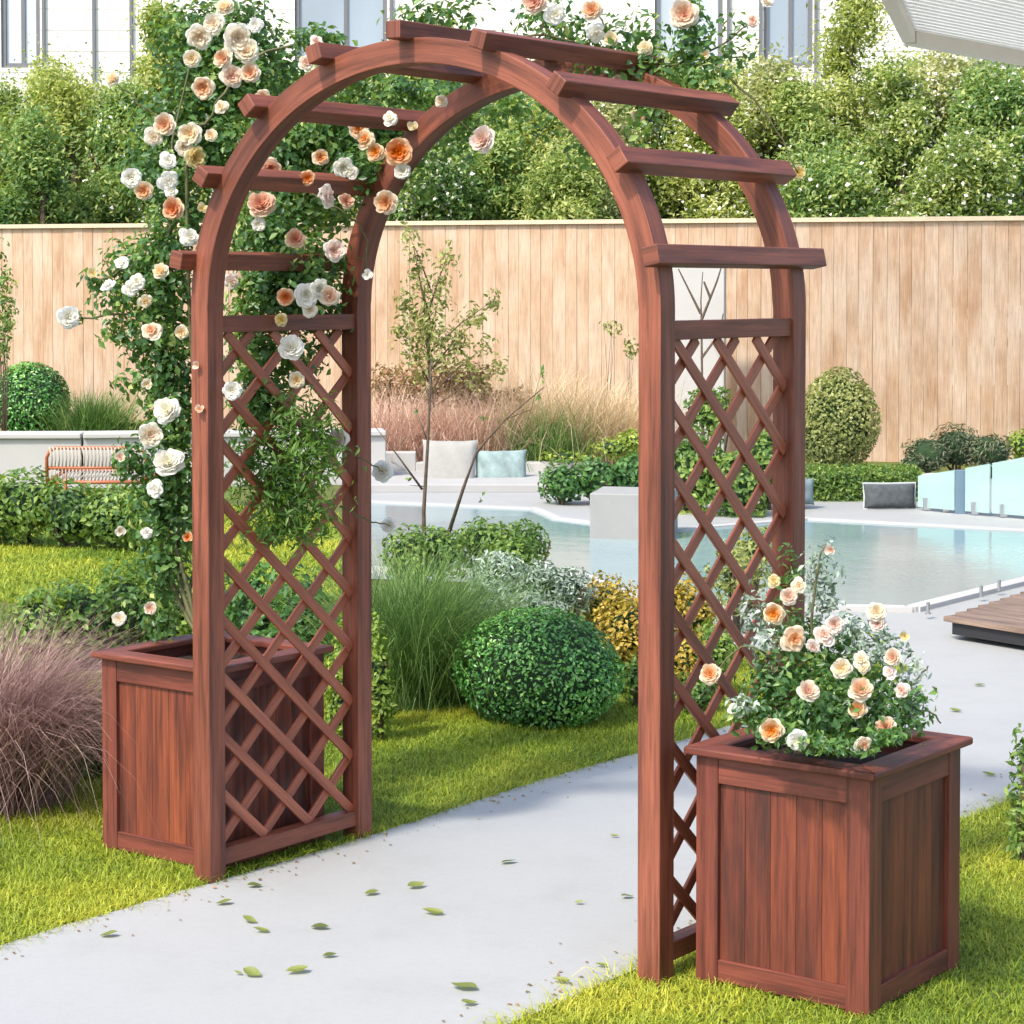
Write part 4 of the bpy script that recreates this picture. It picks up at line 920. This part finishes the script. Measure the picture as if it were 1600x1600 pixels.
TR = [(-30, 25.5, 130, 110, H_LIME, 0, 'olive-lime tree crown at the far left above the fence'), (60, 24.6, 190, 90, H_DEEP, 0, 'low dark green shrub crown at the far left above the fence'), (110, 26, 105, 90, H_LIME, 0, 'yellow-green tree second from the left edge, below the pale glass'),
 (195, 25.4, 120, 85, H_DEEP, .02, 'deep green tree left of the climbing rose top'), (265, 26.2, -20, 75, H_LIME, 0, 'tall slim lime tree rising past the frame behind the rose top'), (330, 26.6, 20, 80, H_MID, .08, 'tall tree behind the peach blooms left of the arch'),
 (430, 25.6, 90, 80, H_DEEP, .03, 'dark tree behind the left curve of the arch'), (520, 26.4, 110, 80, H_MID, .08, 'mid green tree right of the dark one behind the left curve'), (600, 25.8, 120, 75, H_LIME, .15, 'blossoming tree behind the upper left of the arch opening'),
 (690, 26.6, 70, 80, H_MID, .10, 'tree with white blossoms in the middle of the arch opening'), (770, 25.4, 170, 75, H_DEEP, 0, 'dark green tree in the middle of the arch opening'), (850, 26.2, 130, 80, H_LIME, 0, 'yellow-green tree in the right half of the arch opening'),
 (930, 25.5, 150, 75, H_OLIVE, .04, 'olive tree next to the right inner curve of the arch'), (1010, 26.4, 120, 80, H_MID, .12, 'blossoming tree behind the right curve of the arch'), (1100, 25.8, 130, 80, H_LIME, .06, 'lime tree seen between the two right arch beams'),
 (1190, 26.4, 105, 80, H_OLIVE, .05, 'olive green tree just outside the right curve of the arch'), (1265, 25.5, 120, 80, H_MID, 0, 'broad mid green tree right of the small yellow rose bud'), (1335, 26.4, -40, 100, H_LIME, 0, 'tall lime tree reaching the top edge left of the white canopy'),
 (1400, 25.6, 90, 80, H_MID, .05, 'mid green tree under the corner of the white canopy'), (1470, 26.2, 80, 80, H_OLIVE, .14, 'olive tree with pale blossoms under the white canopy'), (1545, 25.4, 100, 80, H_DEEP, .02, 'deep green tree under the white canopy near the right edge'),
 (1625, 26, 95, 80, H_LIME, .12, 'yellow-green tree cut off by the right edge above the fence'), (300, 24.7, 230, 70, H_MID, .12, 'low blossoming shrub over the fence behind the left arch curve'), (1300, 24.6, 250, 110, H_DEEP, .02, 'low dark shrub over the fence right of the arch'), (1480, 24.5, 240, 100, H_MID, .06, 'low green shrub over the fence below the white canopy'),
 (860, 24.8, 250, 100, H_MID, 0, 'low green shrub over the fence inside the arch opening'), (680, 24.8, 240, 90, H_DEEP, .10, 'low dark shrub with white flowers over the fence at the arch opening left')]
for q, (X, Yt) in enumerate(((-20, 150), (95, 120), (150, 150), (240, 130), (385, 100), (480, 140), (565, 130), (650, 110), (735, 120), (815, 140), (895, 110), (970, 130), (1055, 110), (1145, 120), (1225, 130), (1370, 120), (1435, 100), (1510, 110), (1590, 110))):
    TR.append((X, 27.9, Yt - 22, 95, (H_MID, H_LIME, H_OLIVE)[q % 3], (0, .05, .10)[(q * 7) % 3], 'shrub of the rear row before the white house, %s' % ('at the far left edge', 'under the pale left window', 'between the two left downpipes', 'left of the rose top', 'behind the third slat end', 'below the dark left window', 'under the left window frame', 'left of the blossoming middle tree', 'above the dark middle tree', 'right of the dark middle tree', 'below the top slats', 'below the right top slat', 'under the pale right window', 'left of the narrow blue window', 'under the narrow blue window', 'right of the tall lime tree', 'under the canopy corner', 'under the canopy middle', 'beside the right frame edge')[q]))
for i, (X, d, Yt, rx, mt, bl, lb) in enumerate(TR):
    tree(lb, X, d, Yt, rx, mt, 200 + i, blossom=bl, n=21000 if Yt > 0 else 22000, size=.066)

# tall tree at the right of the terrace; its limb overhangs above the frame and dapples the fence
def shade_tree():
    rng = np.random.default_rng(31); t = empty('garden_tree', (-1.0, 11.0, 0)); tag(t, 'tall tree right of the terrace whose overhanging limb throws dappled shade on the fence', 'tree')
    mb = MB(); mb.tube([(-1, 11, 0), (-1.1, 10.9, 3), (-1.4, 10.7, 5.2), (-1.8, 10.5, 7.2)], [.16, .13, .10, .05], 10)
    L = []
    for (x, y, z, r) in ((-5.9, 10.0, 6.6, .8), (-5.2, 10.1, 5.9, .7), (-4.6, 10.2, 6.9, .9), (-3.9, 10.3, 6.0, .8), (-3.4, 10.4, 7.2, .9), (-4.9, 10.3, 7.6, .8), (-2.6, 10.5, 6.6, .9), (-2.2, 10.5, 7.8, 1.0), (-1.4, 10.7, 7.2, 1.0), (-3.6, 10.3, 5.3, .5), (-5.6, 10.1, 5.3, .45)):
        c = np.array([x, y, z]); L.append(blob(rng, c, (r, r, r * .8), int(210 * r * r), .1, .5))
        s_ = Vector((-1.4, 10.7, 5.2)); e = Vector((x, y, z)); mb.tube([s_, s_.lerp(e, .5) + Vector(rng.normal(0, .15, 3)), e, e + Vector((-.4, 0, .2))], [.05, .035, .018, .006], 6)
    mb.build('trunk', M_BARK, t, smooth=True)
    pos, nr, tn = cat3(L); link('crown', leaf_mesh('crown_leaves', pos, nr, .13, rng, aspect=.5, jitter=.9, tone=tn), H_MID, t)
shade_tree()
# young tree before the fence, in the arch opening
def young_tree():
    rng = np.random.default_rng(8); d = 19.0; b = PL(680, d); t = empty('young_tree', tuple(b)); tag(t, 'slender young tree with sparse olive leaves before the bare fence', 'tree')
    mb = MB(); k = d / F
    def P(X, Y): return Vector(at(X, Y, d))
    tips = [(640, 370), (650, 420), (630, 470), (690, 450), (770, 470), (745, 500), (715, 540), (625, 520), (665, 500), (700, 400), (760, 540), (780, 575), (655, 560)]
    mb.tube([Vector(b), P(676, 640), P(670, 560), P(662, 470), P(645, 380)], [.022, .018, .014, .009, .003], 7)
    L = []
    for (X, Y) in tips:
        s = P(672, min(640, Y + 80)); e = P(X, Y); mb.tube([s, (s + e) / 2 + Vector((0, 0, .03)), e], [.009, .006, .002], 5)
        for f_, sz in ((.65, 22), (1.0, 18)):
            c = s.lerp(e, f_); L.append(blob(rng, c, (sz * k * 1.2, sz * k, sz * k * 1.2), 55, .1, .5))
    L.append(blob(rng, P(675, 530), (55 * k, 40 * k, 45 * k), 330, .2, .5)); L.append(blob(rng, P(655, 480), (28 * k, 30 * k, 40 * k), 130, .2, .5))
    mb.build('trunk', M_BARK, t, smooth=True)
    pos, nr, tn = cat3(L); link('crown', leaf_mesh('crown_leaves', pos, nr, .055, rng, aspect=.42, jitter=.9, tone=tn), G_OLIVE, t)
young_tree()
# bare twigs rising from the shrub at the pool edge
def bare_twigs():
    d = 9.9; b = PL(655, d); t = empty('bare_sapling', tuple(b)); tag(t, 'thin bare sapling with forked twigs rising before the pool and cushions', 'sapling')
    m = MB(); P = lambda X, Y: Vector(at(X, Y, d))
    for L, r in (([(664, 900), (662, 800), (668, 700), (672, 610), (674, 560)], .011), ([(702, 830), (725, 760), (745, 705), (790, 655), (850, 605)], .009), ([(660, 765), (620, 710), (585, 665)], .006), ([(740, 715), (760, 690), (755, 650)], .003), ([(668, 690), (650, 640)], .003), ([(790, 655), (830, 640), (846, 580)], .003), ([(664, 760), (640, 758)], .003)):
        m.tube([P(*q) for q in L], [r * (1 - .75 * i / (len(L) - 1)) for i in range(len(L))], 6)
    m.tube([Vector(b), P(664, 900)], [.013, .011], 6); m.tube([Vector(b) + Vector((.02, 0, 0)), P(702, 830)], [.011, .009], 6)
    m.build('stems', M_BARK, t, smooth=True)
    rng = np.random.default_rng(4); pts = np.array([P(*q) for q in ((850, 582), (846, 590), (843, 620), (752, 775), (640, 745), (756, 652), (672, 566), (650, 642))])
    pts = np.repeat(pts, 3, 0) + rng.normal(0, .012, (24, 3))
    link('leaves', leaf_mesh('twig_leaves', pts, rng.normal(0, 1, (24, 3)), .03, rng), G_MID, t)
bare_twigs()
def wall_twigs():
    d = 19.4; b = PL(1100, d); t = empty('bare_sapling', tuple(b)); tag(t, 'spindly bare sapling before the white wall panel above the right lattice', 'sapling')
    m = MB(); P = lambda X, Y: Vector(at(X, Y, d))
    for L in ([(1098, 700), (1096, 500), (1095, 470), (1098, 425)], [(1095, 490), (1075, 450), (1060, 420)], [(1096, 500), (1120, 440), (1128, 415)], [(1096, 560), (1125, 520), (1130, 490)], [(1096, 600), (1065, 560)], [(1110, 465), (1100, 440)]):
        m.tube([P(*q) for q in L], [.014, .009, .006, .004][:len(L)], 5)
    m.build('stems', M_BARK, t)
wall_twigs()

# ------------------------------------------------------------------ low walls, bench, cushions
def wallbar(name, label, cat, X0, d0, X1, d1, zt, thick, mat, zb=0, bevel=.01):
    a = PL(X0, d0); b = PL(X1, d1); m = MB(); m.bar((a[0], a[1], (zt + zb) / 2), (b[0], b[1], (zt + zb) / 2), thick, zt - zb)
    return tag(m.build(name, mat, bevel=bevel), label, cat)
wl = empty('low_wall', tuple(PL(130, 17.8))); tag(wl, 'long low white rendered wall behind the rope chair at the left', 'wall')
for nm, z0, z1, th in (('wall_body', 0, .40, .30), ('coping', .40, .44, .36)):
    m = MB()
    for (Xa, da, Xb, db) in ((-120, 17.55, 130, 17.6), (130, 17.6, 600, 17.95)):
        a = PL(Xa, da); b = PL(Xb, db); m.bar((a[0], a[1], (z0 + z1) / 2), (b[0], b[1], (z0 + z1) / 2), th, z1 - z0)
    m.build(nm, M_WALL, wl, bevel=.008)
bench = empty('garden_bench', tuple(PL(760, 17.4))); tag(bench, 'built-in white bench with two cushions beside the pool', 'bench')
m = MB(); a = PL(560, 18.4); b = PL(650, 18.4); zb1 = zat(706, 18.4); m.bar((a[0], a[1], zb1 / 2), (b[0], b[1], zb1 / 2), .14, zb1)
a = PL(650, 18.4); b = PL(935, 18.4); zb2 = zat(722, 18.4); m.bar((a[0], a[1], zb2 / 2), (b[0], b[1], zb2 / 2), .16, zb2); m.build('backrest', M_WALL, bench, bevel=.01)
m = MB(); a = PL(560, 17.75); b = PL(930, 17.75); m.bar((a[0], a[1], .035), (b[0], b[1], .035), 1.3, .07); m.build('seat', M_WALL2, bench, bevel=.01)
def cushion(name, label, X, Y, d, wpx, hpx, mat, rz=0, tilt=.25, thick=.13, pipe=False):
    k = d / F; w2, h2 = wpx * k / 2, hpx * k / 2; N = 18; V = []; Fc = []
    for s in (1, -1):
        for i in range(N + 1):
            for j in range(N + 1):
                u = i / N * 2 - 1; v = j / N * 2 - 1
                pin = 1 - .06 * (1 - abs(u) ** 4) * abs(v) ** 2 ; pin2 = 1 - .06 * (1 - abs(v) ** 4) * abs(u) ** 2
                e = (max(0, 1 - abs(u) ** 3.5) * max(0, 1 - abs(v) ** 3.5)) ** .45
                V.append((u * w2 * pin2, s * thick / 2 * e + .004 * math.sin(u * 9 + v * 4), v * h2 * pin))
    o_ = (N + 1) ** 2
    for i in range(N):
        for j in range(N):
            a = i * (N + 1) + j; q = (a, a + 1, a + N + 2, a + N + 1)
            Fc.append(q[::-1]); Fc.append(tuple(o_ + x for x in q))
    me = npmesh(name, np.array(V), np.array(Fc), 4); o = link(name, me, mat, smooth=True)
    p = at(X, Y, d); o.location = tuple(p); o.rotation_euler = (-tilt, 0, YAW + rz); tag(o, label, 'cushion')
    if pipe:
        mb = MB(); pts = [(-w2, 0, -h2), (-w2 * .96, 0, 0), (-w2, 0, h2), (0, 0, h2 * .96), (w2, 0, h2), (w2 * .96, 0, 0), (w2, 0, -h2), (0, 0, -h2 * .96)]
        mb.tube(pts, .008, 6, closed=True); c = mb.build('piping', M_PIPE); c.parent = o
    return o
cushion('square_cushion', 'larger pale linen cushion leaning on the white bench', 702, 728, 17.75, 88, 84, M_CUSH1, rz=-.1)
cushion('square_cushion', 'smaller sage green velvet cushion leaning on the white bench', 783, 736, 17.8, 84, 68, M_CUSH2, rz=.15)
cushion('floor_cushion', 'charcoal floor cushion with pale piping before the clipped hedge', 1390, 775, 15.9, 84, 40, M_CUSH3, rz=.1, tilt=.15, pipe=True)
cushion('floor_cushion', 'slate blue cushion half hidden behind the right back post', 1250, 768, 15.9, 44, 42, M_CUSH4, tilt=.15)
m = MB(); a = PL(932, 14.1); b = PL(1052, 14.0); zt = zat(766, 14.1); m.bar((a[0], a[1], zt / 2), (b[0], b[1], zt / 2), .5, zt)
tag(m.build('white_block', plain('grey_white_concrete', (.29, .29, .28), .8, .06, 6, .15), bevel=.008), 'white rendered block at the pool edge left of the right front post', 'block')

# rope lounge chair
def rope_chair():
    d = 14.9; b = PL(150, d); t = empty('lounge_chair', tuple(b), YAW); tag(t, 'rust orange metal lounge chair with cream rope back, behind the leafy hedge', 'chair')
    w2 = .335; top = zat(700, d); seat = .28
    def B(m, nm, mat): return m.build(nm, mat, t_, smooth=True)
    t_ = None
    def fin(m, nm, mat):
        o = m.build(nm, mat, None, smooth=True); o.parent = t; return o
    r = .013
    m = MB(); pts = [(-w2, 0, seat - .05), (-w2, -.02, top - .07), (-w2 + .02, -.02, top - .02), (-w2 + .06, -.02, top), (w2 - .06, -.02, top), (w2 - .02, -.02, top - .02), (w2, -.02, top - .07), (w2, 0, seat - .05)]
    m.tube(pts, r, 8); m.tube([(-w2, -.01, top - .135), (w2, -.01, top - .135)], r * .8, 8); m.tube([(-w2, 0, seat), (w2, 0, seat)], r, 8); fin(m, 'back_frame', M_RUST)
    m = MB(); m.tube([(-w2, 0, seat), (-w2, .6, seat + .03), (w2, .6, seat + .03), (w2, 0, seat)], r, 8); fin(m, 'seat_frame', M_RUST)
    for s in (-1, 1):
        m = MB(); m.tube([(s * w2, 0, seat - .05), (s * w2, -.04, 0)], r, 8); fin(m, 'leg', M_RUST)
        m = MB(); m.tube([(s * w2, .6, seat + .03), (s * w2, .62, 0)], r, 8); fin(m, 'leg', M_RUST)
        m = MB(); m.tube([(s * w2, -.02, top - .14), (s * (w2 + .02), .3, top - .16), (s * w2, .6, seat + .03)], r, 8); fin(m, 'armrest', M_RUST)
    m = MB(); N = 26
    for i in range(N):
        x = -w2 + .03 + (2 * w2 - .06) * i / (N - 1)
        m.tube([(x - .006, -.034, top + .006), (x + .006, -.02, top - .07), (x, -.012, top - .135)], .0055 if i % 2 else .007, 5)
        m.tube([(x, -.014, top - .135), (x, 0, seat)], .0042, 5)
        m.tube([(x, 0, seat), (x, .3, seat - .02), (x, .6, seat + .03)], .0055, 5)
    fin(m, 'rope_webbing', M_ROPE)
rope_chair()

# ------------------------------------------------------------------ glass balustrade, spigots, deck, canopy
gl = empty('glass_balustrade', tuple(PL(1520, 15.4))); tag(gl, 'mint tinted frameless glass balustrade at the right edge of the terrace', 'glass balustrade')
def gpane(X0, d0, Yt0, X1, d1, Yt1):
    a = PL(X0, d0); b = PL(X1, d1); za_, zb_ = zat(Yt0, d0), zat(Yt1, d1); nn = unit(np.cross(b - a, [0, 0, 1.])) * .007
    m = MB(); bq = len(m.v)
    for s in (-1, 1):
        for (p, z) in ((a, .03), (b, .03), (b, zb_), (a, za_)): m.v.append((p[0] + s * nn[0], p[1] + s * nn[1], z))
    for fc in ((0, 3, 2, 1), (4, 5, 6, 7), (0, 1, 5, 4), (1, 2, 6, 5), (2, 3, 7, 6), (3, 0, 4, 7)): m.f.append(tuple(bq + i for i in fc)); m.uv += [(0, 0)] * 4; m.mi.append(0)
    m.build('glass_pane', M_GLASS, gl)
gpane(1437, 15.75, 744, 1494, 15.5, 735); gpane(1511, 15.45, 732, 1549, 15.3, 725); gpane(1553, 15.3, 724, 1640, 15.0, 708)
a = PL(1502, 15.5); m = MB(); m.bar((a[0], a[1], 0), (a[0], a[1], zat(735, 15.5)), .07, .05, up=tuple(fwv)); m.build('post', plain('slate_blue_paint', (.13, .20, .26), .4, .05, 10, 0), gl, bevel=.004)
for X, d in ((1450, 15.7), (1480, 15.6), (1525, 15.4), (1570, 15.25), (1620, 15.1)):
    a = PL(X, d); m = MB(); m.bar((a[0], a[1], .01), (a[0], a[1], .10), .04, .05, up=tuple(rtv)); m.build('spigot', M_STEEL, gl, bevel=.003)
for (X, Y, lb) in ((1450, 952, 'short steel spigot at the pool edge, leftmost of three'), (1533, 925, 'short steel spigot at the pool edge, middle of three'), (1561, 916, 'short steel spigot at the pool edge beside the deck, rightmost of three')):
    p = G(X, Y + 4, .04); m = MB(); m.tube([(p[0], p[1], .03), (p[0], p[1], .085)], .009, 12); m.tube([(p[0], p[1], .03), (p[0], p[1], .036)], .016, 12)
    tag(m.build('spigot', M_STEEL, smooth=False), lb, 'spigot', 'steel spigots along the pool edge')
pot = PL(1468, 16.1); m = MB()
prof = [(.0, .0), (.12, .0), (.17, .12), (.18, .26), (.165, .34), (.14, .36), (.13, .33), (0, .33)]; b = 0; NS = 28
for (r, z) in prof:
    for k in range(NS): m.v.append((pot[0] + r * .8 * math.cos(k * 6.2832 / NS), pot[1] + r * .8 * math.sin(k * 6.2832 / NS), z * .62 + .01))
for i in range(len(prof) - 1):
    for k in range(NS): m.f.append((i * NS + k, i * NS + (k + 1) % NS, (i + 1) * NS + (k + 1) % NS, (i + 1) * NS + k)); m.uv += [(0, 0)] * 4; m.mi.append(0)
tag(m.build('plant_pot', M_WALL, smooth=True), 'rounded white pot standing behind the left glass pane', 'pot')

# timber deck on a white plinth at right
c0 = G(1480, 960, .12); c1 = G(1640, 985, .12); far0 = G(1600, 922, .12); far1 = far0 + (c1 - c0) * 1.6
dd = unit((far0 - c0) * np.array([1, 1, 0])); ee = unit((c1 - c0) * np.array([1, 1, 0]))
deck = empty('timber_deck', tuple(c0 * np.array([1, 1, 0]))); tag(deck, 'dark timber deck corner at the right edge by the pool', 'deck')
LA, LB = 2.6, 2.4; n_b = 19; bw = LA / n_b
m = MB()
for k in range(n_b):
    s = c0 + dd * (k + .5) * bw; e = s + ee * LB
    m.bar((s[0], s[1], .098), (e[0], e[1], .098), bw - .008, .024)
m.build('boards', W_DECK, deck, bevel=.002)
m = MB(); s = c0 + dd * .0; P4 = [c0 + dd * .02 + ee * .02, c0 + dd * .02 + ee * (LB - .02), c0 + dd * (LA - .02) + ee * (LB - .02), c0 + dd * (LA - .02) + ee * .02]
m.poly([(p[0], p[1]) for p in P4], .03, .085); m.build('frame', plain('black_deck_frame', (.02, .02, .022), .6, .1, 10, 0), deck)

def canopy():
    zc = 2.95; A = G(1388, -4, zc); Bc = G(1420, 64, zc); Cc = G(1640, 103, zc)
    u1 = unit((Bc - A) * [1, 1, 0]); u2 = unit((Cc - Bc) * [1, 1, 0])
    t = empty('white_canopy', (Bc[0], Bc[1], 0)); tag(t, 'white louvred canopy roof jutting in at the top right corner', 'canopy')
    A2 = A - u1 * 2.2; LF = 3.2
    m = MB()
    m.bar(tuple(A2 + [0, 0, .05]), tuple(Bc + [0, 0, .05]), .07, .12)
    m.bar(tuple(Bc + [0, 0, .05]), tuple(Bc + u2 * LF + [0, 0, .05]), .10, .14)
    m.bar(tuple(A2 + [0, 0, .05]), tuple(A2 + u2 * LF + [0, 0, .05]), .07, .12); m.bar(tuple(A2 + u2 * LF + [0, 0, .05]), tuple(Bc + u2 * LF + [0, 0, .05]), .07, .12)
    m.build('frame', M_CANOPY2, t, bevel=.005)
    m = MB(); Ltot = float(np.linalg.norm(Bc - A2)); nb = int(Ltot / .15)
    for k in range(nb):
        s = A2 + u1 * (k + .5) * Ltot / nb + u2 * .04 + [0, 0, .06]; e = s + u2 * (LF - .08)
        m.bar(tuple(s), tuple(e), .138, .010, up=(float(u1[0]) * -.45, float(u1[1]) * -.45, 1))
    m.build('louvres', M_OPAL, t)
    for q in (A2 + u2 * (LF - .05) , Bc + u2 * (LF - .05)):
        m = MB(); m.bar((q[0], q[1], 0), (q[0], q[1], zc), .1, .1, up=tuple(fwv)); m.build('post', M_CANOPY, t, bevel=.004)
canopy()

# ------------------------------------------------------------------ white house far behind
HD = 36.0
ha = PL(-500, HD); hb_ = PL(2100, HD); hx = unit(hb_ - ha); hn = np.array([-hx[1], hx[0], 0]); HLen = float(np.linalg.norm(hb_ - ha)); kk = HD / F
house = empty('white_house', tuple((ha + hb_) / 2)); tag(house, 'white modern house with tall blue-grey windows rising behind the trees', 'house')
def HX(X): return (X + 500) * kk
def hbar(m, X0, X1, z0, z1, y0, y1, raw=False):
    s0, s1 = (X0, X1) if raw else (HX(X0), HX(X1)); a = ha + hx * s0 + hn * (y0 + y1) / 2; b = ha + hx * s1 + hn * (y0 + y1) / 2
    m.bar((a[0], a[1], (z0 + z1) / 2), (b[0], b[1], (z0 + z1) / 2), y1 - y0, z1 - z0)
def HZ(Y): return CZ + (448 - Y) * kk
ops = [(-240, -130, 0), (5, 66, 1), (462, 606, 0), (1022, 1128, 1), (1192, 1268, 0), (1500, 1600, 0), (1700, 1800, 0)]   # window openings
m = MB(); prev = -500; zw0, zw1 = HZ(108), HZ(-140)
for (a, b, _) in ops: hbar(m, prev, a, zw0, zw1, 0, .3); prev = b
hbar(m, prev, 2100, zw0, zw1, 0, .3); hbar(m, -500, 2100, 0, zw0, 0, .3); hbar(m, -500, 2100, zw1, zw1 + .9, 0, .3); hbar(m, -500, 2100, 0, zw1 + .9, .6, 6)
m.build('wall', M_HOUSE, house)
m = MB()
for k in range(30):
    z = .3 + k * .34
    if z > zw1 + .85: break
    prev = -500
    if z < zw0 or z > zw1: hbar(m, -500, 2100, z, z + .008, -.004, 0)
    else:
        for (a, b, _) in ops: hbar(m, prev, a, z, z + .008, -.004, 0); prev = b
        hbar(m, prev, 2100, z, z + .008, -.004, 0)
m.build('siding_lines', M_WALL2, house)
m = MB(); hbar(m, -540, 2140, zw1 + .9, zw1 + 1.1, -.5, 6.3); m.build('roof', M_FRAME, house)
for (a, b, pale_) in ops:
    m = MB(); hbar(m, a, a + 7, zw0, zw1, .04, .14); hbar(m, b - 7, b, zw0, zw1, .04, .14); hbar(m, a + 7, b - 7, zw0, zw0 + .08, .05, .13); hbar(m, a + 7, b - 7, zw1 - .08, zw1, .05, .13)
    mid = a + (b - a) * .55; hbar(m, mid - 3, mid + 3, zw0 + .08, zw1 - .08, .05, .13)
    wf = m.build('window', M_FRAME, house)
    m = MB(); hbar(m, a + 7, b - 7, zw0 + .08, zw1 - .08, .085, .10); pn = m.build('pane', M_PANE_PALE if pale_ else M_PANE, wf)
for X in (72, 150, 208, 612, 1136, 1186, 1272):
    m = MB(); hbar(m, X - 2.2, X + 2.2, 0, zw1 + .9, -.06, -.009); m.build('downpipe', M_FRAME, house)
